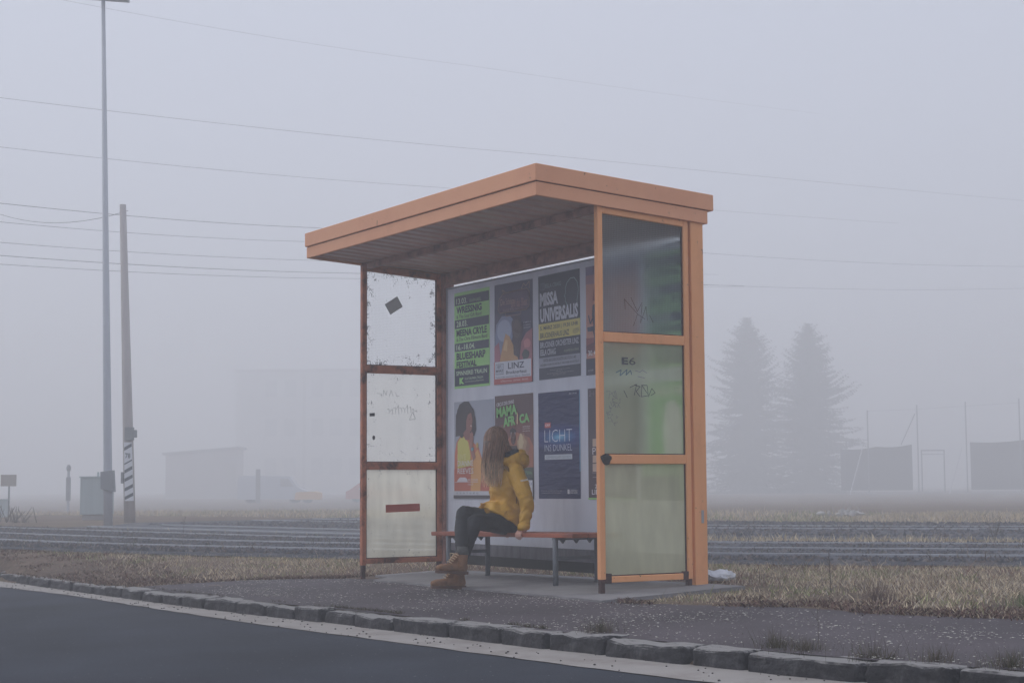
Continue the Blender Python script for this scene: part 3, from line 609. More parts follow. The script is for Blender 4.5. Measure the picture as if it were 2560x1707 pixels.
p.text("30.+31.", .05, .775, .34, .825, (232, 226, 232), .03); p.rect(0, .85, 1, 1, (54, 54, 78)); p.text("ab 19.30", .05, .95, .16, .965, (200, 200, 215), 0); p.text("TICKETS", .22, .94, .6, .965, (220, 220, 230), .02); p.text("Linz Posthof", .22, .88, .7, .91, (210, 210, 222), .02); p.done()
green_poster(COLX[4], "light green concert poster seen through the wired glass pane of the right frame")
# singer poster
p = Poster("singer_poster", .182, ZL - .012, .665, .835, (150, 156, 176), "orange singer poster with a woman in dark curls, lower row beside the left frame")
p.poly([(0, .28), (.0, .0), (1, 0), (1, .9), (.5, .9)], (152, 160, 180))
p.poly([(.0, .93), (.01, .55), (.06, .42), (.2, .33), (.42, .40), (.62, .48), (.72, .62), (.78, .93)], (206, 104, 70)); p.poly([(.08, .93), (.09, .42), (.2, .35), (.36, .42), (.42, .56), (.38, .93)], (206, 196, 78))
p.poly([(0, .70), (.5, .66), (1., .70), (1, .93), (0, .93)], (196, 88, 66)); p.poly([(.42, .93), (.44, .6), (.60, .5), (.70, .62), (.66, .93)], (220, 150, 70))
p.poly([(.04, .36), (.05, .14), (.14, .03), (.26, 0.), (.38, .005), (.48, .08), (.55, .18), (.57, .3), (.52, .36), (.36, .38), (.2, .35)], (58, 52, 62)); p.ell(.2, .2, .15, .17, (54, 48, 58), 26, .08); p.ell(.45, .2, .09, .13, (60, 52, 60), 18, .1)
p.poly([(.36, .14), (.44, .12), (.47, .17), (.48, .21), (.465, .24), (.47, .27), (.44, .31), (.38, .32), (.32, .28), (.32, .2)], (146, 88, 82)); p.poly([(.24, .33), (.34, .28), (.42, .32), (.40, .40), (.30, .40)], (140, 84, 80))
p.poly([(.42, .255), (.46, .25), (.45, .27)], (214, 190, 190)); p.line([(.39, .19), (.43, .185)], .004, (58, 44, 50))
p.poly([(.40, .42), (.42, .33), (.45, .33), (.46, .31), (.48, .33), (.50, .34), (.50, .42), (.48, .48), (.56, .58), (.50, .62), (.42, .5)], (160, 98, 88)); p.poly([(.44, .49), (.50, .475), (.515, .50), (.455, .52)], (84, 150, 168)); p.ell(.60, .46, .03, .03, (200, 160, 70), 10)
p.text("LIVE", .10, .545, .32, .60, (214, 206, 130), .0); p.text("DIANNE", .10, .61, .50, .668, (214, 206, 200), .01); p.text("REEVES", .10, .69, .505, .748, (216, 206, 206), .01)
p.poly([(.08, .83), (.12, .80), (.16, .785), (.30, .785), (.34, .80), (.36, .825), (.36, .83)], (206, 196, 206)); p.rect(.03, .832, .62, .836, (206, 196, 206)); p.text("BRUCKNER", .37, .80, .62, .825, (214, 200, 206), 0); p.text("HAUS", .37, .845, .50, .868, (214, 200, 206), 0)
p.rect(0, .925, 1, .968, (190, 192, 204)); p.rect(0, .968, 1, 1, (66, 60, 72))
for i in range(7): p.text(("KULTUR", "LINZ", "ORF", "T", "KKK", "AMT", "RADIO")[i], .07 + i * .085, .938, .12 + i * .085, .955, (110, 110, 130), .02)
p.done()
# circus poster
BR = (88, 62, 68)
p = Poster("circus_poster", .862, ZL + .008, .594, .86, BR, "dark red circus poster lettered MAMA AFRICA in green, behind the seated person")
p.poly([(0, .3), (1, .2), (1, .6), (0, .6)], (118, 66, 64)); p.poly([(.1, .55), (.5, .35), (.9, .42), (1, .5), (1, .70), (0, .70)], (168, 92, 68))
p.ell(.72, .50, .17, .13, (150, 100, 78), 18, .2); p.ell(.70, .49, .12, .10, (172, 134, 96), 16, .25); p.ell(.68, .46, .07, .07, (196, 170, 124), 14, .25); p.ell(.80, .60, .08, .07, (176, 120, 84), 14, .25)
p.ell(.48, .36, .08, .04, (44, 36, 44), 16, .15); p.ell(.49, .42, .065, .06, (84, 52, 52)); p.line([(.44, .36), (.43, .42)], .008, (214, 196, 200)); p.line([(.54, .36), (.545, .42)], .008, (214, 196, 200)); p.line([(.49, .40), (.49, .47)], .007, (200, 190, 190)); p.poly([(.40, .49), (.58, .49), (.66, .6), (.34, .6)], (58, 44, 48))
p.text("CIRCUS DER SINNE", .06, .070, .52, .105, (206, 206, 216), .04, R(4)); p.text("MAMA", .06, .115, .60, .215, (112, 196, 96), .05, R(4)); p.text("AFR", .24, .215, .56, .31, (112, 196, 96), .05, R(5)); p.text("CA", .66, .195, .92, .285, (112, 196, 96), .05, R(4)); p.poly([(.585, .28), (.59, .2), (.60, .165), (.625, .2), (.615, .29)], (206, 172, 120))
for i, b in enumerate(("atemberaubend", "und magisch! Die Show", "des Jahres")): p.text(b, .74, .305 + i * .022, .93, .318 + i * .022, (206, 196, 200), .02)
p.rect(0, .70, 1, .80, (66, 74, 66)); p.text("TSHA", .80, .735, .97, .765, (96, 150, 96), .03); p.rect(0, .80, 1, 1, (44, 46, 60)); p.rect(.80, .82, .985, .985, (204, 206, 218)); p.text("OÖ. P", .86, .84, .97, .87, (70, 110, 150), .03)
for i in range(5): p.rect(.83, .89 + i * .017, .96, .894 + i * .017, (150, 154, 170))
p.text("LG", .72, .86, .79, .95, (206, 206, 216), .05); p.done()
# charity poster
def licht_mat():
    m = bpy.data.materials.new("navy print with blue glow"); m.use_nodes = True; N = m.node_tree.nodes; L = m.node_tree.links; b = N["Principled BSDF"]; b.inputs["Roughness"].default_value = .5
    tc = N.new("ShaderNodeTexCoord"); sx = N.new("ShaderNodeSeparateXYZ"); L.new(tc.outputs["Object"], sx.inputs[0])
    mp = N.new("ShaderNodeMapping"); mp.inputs["Location"].default_value = (-.30, 0, .36); mp.vector_type = 'POINT'; L.new(tc.outputs["Object"], mp.inputs[0])
    mp2 = N.new("ShaderNodeMapping"); mp2.inputs["Rotation"].default_value = (0, R(38), 0); mp2.inputs["Scale"].default_value = (2.0, 1, 8.0); L.new(mp.outputs[0], mp2.inputs[0])
    ln = N.new("ShaderNodeVectorMath"); ln.operation = 'LENGTH'; L.new(mp2.outputs[0], ln.inputs[0])
    r = N.new("ShaderNodeValToRGB"); e = r.color_ramp.elements; e[0].position = 0; e[0].color = (*S(120, 190, 224), 1); e[1].position = .95; e[1].color = (*S(44, 52, 96), 1)
    x = e.new(.22); x.color = (*S(70, 124, 180), 1); x = e.new(.5); x.color = (*S(52, 68, 130), 1); L.new(ln.outputs["Value"], r.inputs[0])
    n = N.new("ShaderNodeTexNoise"); n.inputs["Scale"].default_value = 9; m2 = N.new("ShaderNodeMapping"); m2.inputs["Scale"].default_value = (.6, 1, 2.2); L.new(tc.outputs["Object"], m2.inputs[0]); L.new(m2.outputs[0], n.inputs[0])
    bp = N.new("ShaderNodeBump"); bp.inputs["Strength"].default_value = .6; bp.inputs["Distance"].default_value = .02; L.new(n.outputs[0], bp.inputs["Height"]); L.new(bp.outputs[0], b.inputs["Normal"]); L.new(r.outputs[0], b.inputs["Base Color"]); return m
p = Poster("charity_poster", 1.529, ZL, .594, .845, licht_mat(), "navy blue poster lettered LICHT INS DUNKEL right of the seated person")
p.rect(.985, 0, 1, .75, (84, 160, 206)); p.text("SO 19.00", .75, .022, .93, .036, (190, 196, 216), .02)
p.rect(.16, .285, .305, .335, (206, 74, 74)); p.text("ORF", .175, .298, .29, .322, (236, 226, 230), .03); p.text("LICHT", .155, .355, .815, .470, (214, 222, 236), -.022); p.text("INS DUNKEL", .155, .495, .815, .555, (190, 202, 226), -.012)
p.rect(.155, .588, .815, .635, (180, 192, 208)); p.text("GEMEINSAM SEHEN", .19, .600, .78, .624, (120, 140, 160), 0)
p.text("Ihre Spende hilft. lichtinsdunkel.orf.at und bei jeder Bank", .07, .922, .57, .932, (170, 176, 196), .02); p.text("Spendenkonto IBAN AT20 6000 0000 0237", .07, .942, .55, .951, (170, 176, 196), .02)
p.rect(.70, .915, .745, .955, (214, 218, 228)); p.text("ƒ", .713, .92, .733, .95, (60, 66, 100), .03)
for i in range(3): p.text(("ÖSTERREICH", "STIFTUNG", "DER PRINT"), 0, 0, 0, 0, (0, 0, 0)) if 0 else p.text(("ÖSTERREICH", "STIFTUNG", "DER HILFE")[i], .76, .917 + i * .013, .93, .926 + i * .013, (200, 204, 218), .02)
p.done()
# theatre poster
p = Poster("theatre_poster", COLX[3] + .012, ZL, .594, .85, (70, 56, 70), "dark brown theatre poster with beige squares, lower row, cut by the right frame")
p.rect(.10, .455, .4, .525, (190, 160, 142)); p.rect(.10, .605, .4, .67, (190, 160, 142)); p.rect(.10, .68, .4, .75, (190, 160, 142)); p.text("PIAF", .10, .535, .42, .598, (210, 202, 206), .0)
p.line([(.03, .03), (.06, .02), (.06, .07), (.03, .065)], .004, (130, 116, 130)); p.text("(~)", .05, .025, .15, .07, (130, 116, 130), 0); p.ell(.5, .35, .25, .12, (120, 96, 104), 20, .08); p.line([(.10, .80), (.6, .80)], .004, (160, 150, 158))
p.text("DAS ORIGINAL", .10, .755, .5, .768, (170, 160, 168), 0); p.text("20. MÄRZ", .15, .855, .6, .90, (220, 216, 226), .02); p.text("LINZ", .08, .91, .34, .955, (220, 216, 226), .02); p.rect(0, .985, 1, 1, GR); p.done()
p = Poster("festival_poster", COLX[4], ZL, .594, .85, (112, 196, 104), "green poster with a white figure behind the milky middle pane of the right frame")
p.poly([(.42, .2), (.6, .15), (.8, .25), (.82, .62), (.40, .62), (.36, .4)], (222, 216, 222)); p.rect(0, .8, .8, 1, (60, 80, 76)); p.text("OPEN AIR", .1, .04, .9, .12, (230, 236, 226), .04); p.done()

# ------------------------------------------------------------------ bench
M_SEAT = mat("worn red brown seat board", S(168, 92, 66), .55, .15, 5, .2, 40, S(112, 62, 50), .42, .1, 4, stretch=(.4, 2, 1))
bn = thing("bench", (1.8, .46, .0), "bench with a red brown board seat on grey steel trestles under the posters", "bench")
BX0, BX1, BZ = .775 - 1.8, 2.84 - 1.8, .395
def bz(x): return BZ + .013 * x
mb = MB(); 
for j in range(3):
    ya = -.21 + j * .143; yb = ya + .136
    mb.hexa([(BX0, ya, bz(BX0) - .032), (BX1, ya, bz(BX1) - .032), (BX0, yb, bz(BX0) - .032), (BX1, yb, bz(BX1) - .032), (BX0, ya, bz(BX0)), (BX1, ya, bz(BX1)), (BX0, yb, bz(BX0)), (BX1, yb, bz(BX1))])
mb.bevel(.006, 2); mb.build("seat", M_SEAT, bn)
for tx in (1.02 - 1.8, 2.58 - 1.8):
    for y in (-.185, .185):
        mb = MB(); mb.tube([(tx, y, float(zplane(tx + 1.8, y + .46)) + .015), (tx, y, bz(tx) - .034)], .021, 14); mb.build("leg", M_GREYSTEEL, bn, True)
    mb = MB(); mb.box(tx - .012, tx + .012, -.165, .165, .21, .236); mb.box(tx - .02, tx + .02, -.2, .2, bz(tx) - .05, bz(tx) - .034)
    for y in (-.12, .0, .12): mb._n([(tx - .01, y - .02, bz(tx) - .051), (tx - .01, y + .02, bz(tx) - .051), (tx - .01, y, bz(tx) - .075), (tx + .01, y - .02, bz(tx) - .051), (tx + .01, y + .02, bz(tx) - .051), (tx + .01, y, bz(tx) - .075)], [(0, 1, 2), (5, 4, 3), (0, 3, 4, 1), (1, 4, 5, 2), (2, 5, 3, 0)])
    mb.build("cross_brace", M_GREYSTEEL, bn)

exec_person = True
# ------------------------------------------------------------------ person
pe = thing("person", (1.82, .32, 0), "person in mustard yellow hooded jacket seated on the bench, head turned to the posters", "person", None, YAW)
M_SKIN = mat("skin", S(214, 164, 146), .55, .06, 20)
M_JKT = mat("mustard raincoat cloth", S(208, 158, 44), .6, .08, 6, .25, 120, S(190, 142, 38), .4, .15, 5)
M_LINE = mat("dark hood lining", (.03, .034, .042), .9, .2, 30)
M_TRS = mat("black stretch denim", (.016, .017, .021), .85, .2, 12, .3, 150)
M_BOOT = mat("tan nubuck", S(142, 102, 70), .85, .15, 18, .3, 120, S(108, 78, 56), .42, .12, 12)
M_SOLE = mat("brown rubber sole", S(96, 68, 54), .8, .15, 20); M_SOCK = mat("grey knit sock", (.10, .10, .095), .95, .3, 60, .6, 200)
M_LACE = mat("pale lace", S(206, 184, 150), .9, .1)
Lx, Ly = .45, -.89; Fx, Fy = -.89, -.45                       # her left, her front
def V3(a, b, c): return Vector((a, b, c))
Lv, Fv = V3(Lx, Ly, 0), V3(Fx, Fy, 0)
# body under the clothes: one skin
b = MB(); HC = V3(-.072, .012, 1.085); face = V3(-.42, .905, -.05).normalized(); side_ = V3(0, 0, 1).cross(face).normalized()
rotH = Matrix((side_, face, side_.cross(face))).transposed()
b.ball(HC + V3(0, 0, .012), .074, .092, .098, rotH, 3); b.ball(HC + face * .03 + V3(0, 0, -.05), .052, .06, .06, rotH)
b.ball(HC + face * .094 + V3(0, 0, -.015), .011, .016, .024, rotH); b.ball(HC + face * .085 + V3(0, 0, -.055), .024, .012, .012, rotH); b.ball(HC + face * .075 + V3(0, 0, -.088), .025, .02, .018, rotH)
for s_ in (1, -1):
    b.ball(HC + side_ * .074 * s_ + V3(0, 0, -.01), .010, .02, .03, rotH); b.ball(HC + face * .078 + side_ * .03 * s_ + V3(0, 0, .018), .016, .012, .010, rotH)
b.limb([((-.02, .0, .90), .058), ((-.05, .005, .99), .05)])
b.loft([((.02, 0, .42), Lv * .14, Fv * .10), ((.02, 0, .55), Lv * .13, Fv * .09), ((.015, 0, .66), Lv * .12, Fv * .085), ((.01, 0, .80), Lv * .145, Fv * .095), ((.0, 0, .88), Lv * .13, Fv * .075), ((-.01, 0, .92), Lv * .06, Fv * .05)])
b.limb([((.082, -.145, .865), .05), ((.158, -.255, .64), .038), ((.143, -.290, .452), .028), ((.138, -.296, .425), .027)])
b.limb([((.0, .145, .865), .05), ((-.05, .22, .66), .04), ((.02, .235, .45), .028), ((.03, .24, .42), .028)])
THL = [((.045, -.08, .455), .08), ((-.10, -.20, .475), .07), ((-.225, -.315, .485), .054), ((-.285, -.345, .33), .048), ((-.35, -.385, .12), .034)]
THR = [((.0, .075, .465), .08), ((-.16, -.08, .51), .068), ((-.315, -.235, .548), .052), ((-.330, -.34, .42), .048), ((-.328, -.485, .27), .036)]
b.limb(THL[:-1] + [((-.347, -.388, .12), .03), ((-.347, -.39, .08), .026)]); b.limb(THR[:-1] + [((-.328, -.485, .27), .030), ((-.326, -.487, .20), .026)])
# left hand closed over the bench edge: palm, four bent fingers and a thumb
ex, ey = _c, -_s           # bench edge direction (world X) in her frame
ox, oy = -_s, -_c          # outwards over the edge (world -Y)
def hand(b, px, py, pz, sgn=1):
    E, Oo = V3(ex, ey, 0), V3(ox, oy, 0); P0 = V3(px, py, pz)
    b.loft([(P0 + V3(0, 0, .028) - Oo * .02, E * .026, V3(0, 0, .014) + Oo * .012), (P0 - Oo * .005 + V3(0, 0, .016), E * .036, V3(0, 0, .015) + Oo * .01), (P0 + Oo * .02 + V3(0, 0, .004), E * .04, V3(0, 0, .013) + Oo * .01)], 14)
    for i, (ln, r) in enumerate(((.9, .0085), (1., .009), (.96, .0088), (.8, .0078))):
        q = P0 + E * (-.03 + .02 * i) + Oo * .02
        b.limb([(q, r * 1.1), (q + Oo * .019 * ln + V3(0, 0, -.016), r * 1.05), (q + Oo * .020 * ln + V3(0, 0, -.040 * ln), r), (q + Oo * .004 + V3(0, 0, -.056 * ln), r * .85)], 8)
    q = P0 + E * (-.036) - Oo * .01 + V3(0, 0, .008); b.limb([(q, .011), (q - E * .016 + Oo * .018 + V3(0, 0, -.008), .0095), (q - E * .012 + Oo * .036 + V3(0, 0, -.022), .008)], 8)
hand(b, .128, -.285, .408); hand(b, .035, .245, .408)
body = organic(b, "body", M_SKIN, pe, .005, 2)
# trousers
def fold(amp, f1, seed, band=None):
    def fn(co, nn):
        q = Vector((co.x * f1, co.y * f1, co.z * f1 * 1.9)) + Vector((seed, seed, seed))
        a = 1 - abs(noise.noise(q)) * 2.2; c = noise.noise(q * 2.3) * .5
        k = band(co) if band else 1
        return amp * (a * .6 + c - .3) * k
    return fn
t_ = MB(); t_.ball((.02, -.0, .468), .15, .125, .095, Matrix.Rotation(math.atan2(Ly, Lx), 3, 'Z')); t_.limb([(p, r + .006) for p, r in THL]); t_.limb([(p, r + .006) for p, r in THR])
organic(t_, "trousers", M_TRS, pe, .007, 5, fold(.004, 14, 3))
# jacket
j = MB(); tiltF = V3(Fx * .15, Fy * .15, .115)
j.loft([((-.028, -.04, .478), Lv * .180, V3(Fx * .172, Fy * .172, .112)), ((-.025, -.03, .52), Lv * .175, V3(Fx * .165, Fy * .165, .09)), ((-.015, -.02, .555), Lv * .168, V3(Fx * .155, Fy * .155, .07)), ((.005, -.005, .605), Lv * .155, V3(Fx * .13, Fy * .13, .02)), ((.01, 0, .635), Lv * .145, Fv * .115), ((.012, 0, .70), Lv * .158, Fv * .128), ((.012, 0, .79), Lv * .172, Fv * .128), ((.01, 0, .855), Lv * .165, Fv * .105), ((.0, 0, .90), Lv * .12, Fv * .085), ((-.01, 0, .94), Lv * .075, Fv * .07)], 28)
j.limb([((.075, -.135, .862), .066), ((.125, -.205, .75), .062), ((.160, -.258, .64), .056), ((.157, -.278, .54), .047), ((.142, -.292, .452), .040)])
j.limb([((.0, .13, .862), .066), ((-.05, .21, .66), .056), ((.02, .235, .46), .046)])
# stand-up hood lying behind the neck
for k_ in range(13):
    a = R(-120 + k_ * 22); cx_, cy_ = .045 + .082 * math.cos(a), .0 + .105 * math.sin(a); h = .93 + .035 * max(0, math.cos(a)); j.ball((cx_, cy_, h), .038, .042, .045 + .02 * max(0, math.cos(a)))
j.ball((.125, .01, .945), .062, .12, .068); j.ball((.118, -.02, .995), .040, .075, .050)
def jfold(co, nn):
    z = co.z; q = Vector((co.x * 9, co.y * 9, z * 16)); v = .0075 * (1 - 2.6 * abs(noise.noise(q * .8 + Vector((1, 2, 3))))) + .003 * noise.noise(q * 2.6)
    if co.x > .11 and z < .86: v *= .45
    if z < .66: v += .010 * math.sin(math.atan2(co.y, co.x) * 11 + z * 30) * max(0, 1 - abs(z - .59) / .07)
    if co.x > .11 and z < .80: v += .0035 * math.sin(z * 70 + co.y * 90 + 9 * noise.noise(q * .8)) * min(1, max(0, (.80 - z) / .12))
    return v
jk = organic(j, "jacket", M_JKT, pe, .006, 5, jfold)
# loose front flap and gathered waist ruffle
fl_ = MB(); n1, n2 = 22, 10; g = []
for i in range(n1 + 1):
    for k_ in range(n2 + 1):
        a, c = i / n1, k_ / n2; x_ = -.19 + .20 * a; z_ = .625 - .085 * c - .03 * a + .014 * math.sin(a * 15) * c + .02 * math.sin(a * 6 + 1) * c
        y_ = -.125 - .045 * a - .020 * math.sin(a * 19 + c * 3) * (.3 + c) - .03 * c
        g.append((x_, y_, z_))
fl_._n(g, [(i * (n2 + 1) + k_, (i + 1) * (n2 + 1) + k_, (i + 1) * (n2 + 1) + k_ + 1, i * (n2 + 1) + k_ + 1) for i in range(n1) for k_ in range(n2)])
bmesh.ops.solidify(fl_.bm, geom=list(fl_.bm.faces), thickness=.006)
fl_.build("front_flap", M_JKT, jk, True)
mb = MB(); mb.ball((.035, -.01, .985), .080, .088, .052, None, 3); mb.ball((.078, -.05, .995), .050, .06, .042, None, 3); mb.wobble(.004, 20); mb.build("hood_lining", M_LINE, jk, True)
mb = MB(); mb.tube([(-.01, -.155, .905), (.02, -.185, .885), (.03, -.19, .86)], [.012, .012, .006]); mb.tube([(.08, -.215, .80), (.09, -.228, .70), (.085, -.2, .62)], .0035); mb.build("seam", mat("dark seam", S(120, 86, 30), .8, .1), jk)
# small white brand mark on the sleeve and chest
mb = MB()
put_text(mb, "~raincoat"[1:], 0, 0, .065, .017, .03, R(10), lambda a, b_: (.118 + a * .9, -.271 - a * .22 + .018 * 0, .782 + b_)); mb.build("sleeve_mark", mat("white print", (.7, .7, .68), .6, .02), jk)
# cuffs
mb = MB(); mb.loft([((.141, -.293, .470), V3(.046, 0, 0), V3(0, .046, 0)), ((.139, -.295, .442), V3(.050, 0, .006), V3(0, .05, 0)), ((.137, -.296, .420), V3(.043, 0, .004), V3(0, .043, 0))], 20); mb.wobble(.004, 22); mb.build("cuff", M_JKT, jk, True)
# boots
def boot(px, py, pz, ang, pitch, name="boot"):
    bt = thing(name, (px, py, pz), None, None); del bt
def make_boot(px, py, pz, ang, pitch):
    M = Matrix.Translation((px, py, pz)) @ Matrix.Rotation(ang, 4, 'Z') @ Matrix.Rotation(pitch, 4, 'Y')
    u = MB()
    for (x_, z_, a, c, d) in ((.035, .05, .042, .036, .042), (.07, .052, .045, .036, .045), (.12, .052, .05, .039, .04), (.165, .045, .05, .043, .034), (.205, .042, .044, .044, .032), (.232, .040, .03, .038, .027)): u.ball((x_, 0, z_), a, c, d)
    u.limb([((.045, 0, .06), .043), ((.048, 0, .10), .045), ((.045, 0, .150), .046)]); u.limb([((.085, 0, .135), .024), ((.12, 0, .095), .026)])
    o = organic(u, "boot", M_BOOT, pe, .005, 4, fold(.0025, 30, 5)); o.matrix_local = M
    s_ = MB(); out = [(-.008, 0), (.0, .028), (.03, .036), (.08, .032), (.12, .034), (.17, .046), (.215, .045), (.25, .030), (.262, 0)]
    pts = out + [(a, -c) for a, c in out[-2:0:-1]]; n_ = len(pts)
    s_._n([(a, c, .0 if a < .09 else .006) for a, c in pts] + [(a * 1.0, c * 1.02, .024) for a, c in pts], [tuple(range(n_))[::-1], tuple(range(n_, 2 * n_))] + [(i, (i + 1) % n_, (i + 1) % n_ + n_, i + n_) for i in range(n_)])
    s_.build("sole", M_SOLE, o)
    l_ = MB()
    for i in range(5):
        t = i / 4; x0_ = .150 - .055 * t; z0_ = .085 + .058 * t; l_.tube([(x0_ - .006, -.030, z0_ - .008), (x0_ + .012, -.012, z0_ + .006), (x0_ + .014, .012, z0_ + .008), (x0_ - .004, .030, z0_ - .004)], .0028, 6)
    l_.tube([(.105, -.02, .150), (.12, -.05, .152), (.115, -.055, .12), (.10, -.03, .135)], .0026, 6); l_.tube([(.105, -.02, .150), (.125, -.045, .10), (.12, -.05, .07)], .0024, 6)
    l_.build("lace", M_LACE, o)
    k_ = MB(); k_.loft([((.045, 0, .145), V3(.047, 0, 0), V3(0, .047, 0)), ((.045, 0, .165), V3(.05, 0, 0), V3(0, .05, 0)), ((.046, 0, .182), V3(.046, 0, 0), V3(0, .046, 0)), ((.046, 0, .205), V3(.041, 0, 0), V3(0, .041, 0))], 20); k_.wobble(.003, 30); k_.build("sock", M_SOCK, o, True)
    return o
make_boot(-.288, -.462, .100, R(180 + 30), R(-3)); make_boot(-.300, -.400, float(zplane(1.95, -.25)) + .016, R(180 + 4), 0)
# hair
def hair():
    m = attrmat("long brown hair", .42); m.node_tree.nodes["Principled BSDF"].inputs["Specular IOR Level"].default_value = .45
    h = MB(); h.ball(HC + V3(0, -.012, .022), .083, .098, .100, rotH, 3)
    h.loft([((-.085, -.03, 1.10), V3(.075, 0, 0), V3(0, .075, 0)), ((-.088, -.07, 1.03), V3(.076, 0, 0), V3(0, .05, 0)), ((-.090, -.105, .95), V3(.068, 0, 0), V3(0, .035, 0)), ((-.092, -.135, .88), V3(.058, 0, 0), V3(0, .025, 0)), ((-.095, -.150, .80), V3(.036, 0, 0), V3(0, .014, 0))])
    base = organic(h, "hair", m, pe, .006, 4)
    def colr(z, k, x):
        k = k * 1.25
        a = min(1, max(0, (.98 - z) / .22)); d = np.array(S(96, 74, 64)); l = np.array(S(226, 196, 162)); mid = np.array(S(146, 112, 92))
        c = (d * .45 + mid * .55) * (1 - a) + l * a; return tuple(c * k) + (1,)
    ca = base.data.color_attributes.new("Col", 'FLOAT_COLOR', 'POINT')
    for i, v in enumerate(base.data.vertices): ca.data[i].color = colr(v.co.z, .42, v.co.x)
    vs, fs, cs = [], [], []
    for s_ in range(2000):
        a = random.uniform(0, 2 * math.pi); hgt = 1 - random.random() ** 1.3 * 1.1
        n_ = V3(math.cos(a) * math.sqrt(max(0, 1 - hgt * hgt)), math.sin(a) * math.sqrt(max(0, 1 - hgt * hgt)), hgt)
        if n_.dot(face) > .5 and hgt < .8: continue
        start = HC + V3(0, -.012, .022) + rotH @ Vector(((rotH.transposed() @ n_).x * .086, (rotH.transposed() @ n_).y * .101, (rotH.transposed() @ n_).z * .103))
        q = random.random(); short = start.x > -.028 and random.random() < .85
        dx = (start.x + .074)
        ex_ = (-.092 + dx * .85 + random.gauss(0, .010)) if not short else start.x + .03 + random.gauss(0, .008)
        ex_ = min(ex_, -.03) if not short else ex_
        zend = (random.uniform(.74, .86) if q < .7 else random.uniform(.82, .95)) if not short else random.uniform(.97, 1.02)
        front = -.155 if not short else -.05
        dep = start.y * .25 + random.uniform(-.02, .012) + front * .95
        pts = []
        out = V3(n_.x, n_.y, 0); ph = random.uniform(0, 6.3); wv = random.uniform(.002, .008); N_ = 12
        # over the scalp, then hanging
        for i in range(N_ + 1):
            t = i / N_
            if t < .3:
                k = t / .3; dirv = V3(start.x - HC.x, start.y - HC.y, 0); dirv = dirv.normalized() if dirv.length > .01 else V3(-1, -.5, 0).normalized()
                ang = math.atan2(start.z - (HC.z + .022), dirv.length * math.hypot(start.x - HC.x, start.y - HC.y)); ang2 = ang * (1 - k) - .12 * k
                dl = rotH.transposed() @ dirv; jr = 1.02 + .02 * k + .03 * math.sin(ph * 5); c_ = V3(HC.x, HC.y - .012, HC.z + .022) + (rotH @ V3(dl.x * .086, dl.y * .101, 0)) * math.cos(ang2) * jr + V3(0, 0, .104 * jr * math.sin(ang2)); pts.append(c_)
            else:
                k = (t - .3) / .7; p0 = pts[3] if len(pts) > 3 else pts[-1]; p0 = hp if i > 4 else pts[-1]
                if i == 4: hp = pts[-1]; p0 = hp
                e = V3(ex_, dep, zend); kk = k ** .8
                c_ = V3(p0.x + (e.x - p0.x) * kk, p0.y + (e.y - p0.y) * min(1, k * 1.25) , p0.z + (e.z - p0.z) * k)
                c_ += V3(math.sin(ph + k * 9), math.cos(ph + k * 7), 0) * wv * k; pts.append(c_)
        tone = .95 + 1.1 * noise.noise(Vector((start.x * 55, start.y * 55, start.z * 12))) + random.choice((-.35, -.15, 0, .15, .4)); tone = max(.35, tone); rad = random.uniform(.0012, .0024)
        bi = len(vs); M_ = len(pts)
        for i, p_ in enumerate(pts):
            r_ = rad * (1 if i < M_ - 3 else (M_ - i) / 3.5)
            for q_ in range(3):
                an = 2.094 * q_ + ph; vs.append((p_.x + r_ * math.cos(an), p_.y + r_ * math.sin(an), p_.z)); cs.append(colr(p_.z, tone, p_.x))
        for i in range(M_ - 1):
            for q_ in range(3): fs.append((bi + i * 3 + q_, bi + i * 3 + (q_ + 1) % 3, bi + (i + 1) * 3 + (q_ + 1) % 3, bi + (i + 1) * 3 + q_))
    me = bpy.data.meshes.new("strands"); me.from_pydata(vs, [], fs); ca = me.color_attributes.new("Col", 'FLOAT_COLOR', 'POINT'); ca.data.foreach_set("color", np.array(cs, dtype=np.float32).ravel())
    link("strands", me, m, base, True)
hair()

# ------------------------------------------------------------------ vegetation
def blades(name, P, H, Wd, colors, lean, mtl, yawspread=None, base_sink=.01):
    """curved tapering blades; P (n,3) roots, H heights, Wd widths, lean 0..1"""
    n_ = len(P); a = rng.random(n_) * 6.2832; la = rng.random(n_) * 6.2832
    side = np.stack([np.cos(a), np.sin(a), 0 * a], 1); ld = np.stack([np.cos(la), np.sin(la), 0 * la], 1)
    up_ = np.array([0, 0, 1.])
    def at(t, wk): 
        c = P + ld * (lean * H * t ** 1.6)[:, None] + up_ * (H * t * np.sqrt(np.maximum(.04, 1 - (lean * .8) ** 2)))[:, None] - up_ * base_sink * (1 - t)[:, None]
        return c - side * (Wd * wk)[:, None], c + side * (Wd * wk)[:, None]
    a0, b0 = at(np.zeros(n_), .5); a1, b1 = at(np.full(n_, .5), .38); c2 = (at(np.ones(n_), 0))[0]
    V = np.stack([a0, b0, a1, b1, c2], 1).reshape(-1, 3); i = np.arange(n_) * 5
    me = bpy.data.meshes.new(name); me.vertices.add(n_ * 5); me.vertices.foreach_set("co", V.astype(np.float32).ravel())
    loops = np.stack([i, i + 1, i + 3, i + 2, i + 2, i + 3, i + 4], 1).ravel(); me.loops.add(len(loops)); me.loops.foreach_set("vertex_index", loops.astype(np.int32))
    st_ = np.stack([np.arange(n_) * 7, np.arange(n_) * 7 + 4], 1).ravel(); me.polygons.add(n_ * 2); me.polygons.foreach_set("loop_start", st_.astype(np.int32))
    me.update(calc_edges=True); ca = me.color_attributes.new("Col", 'FLOAT_COLOR', 'POINT')
    cc = np.repeat(np.concatenate([colors, np.ones((n_, 1))], 1), 5, 0); ca.data.foreach_set("color", cc.astype(np.float32).ravel())
    return link(name, me, mtl)
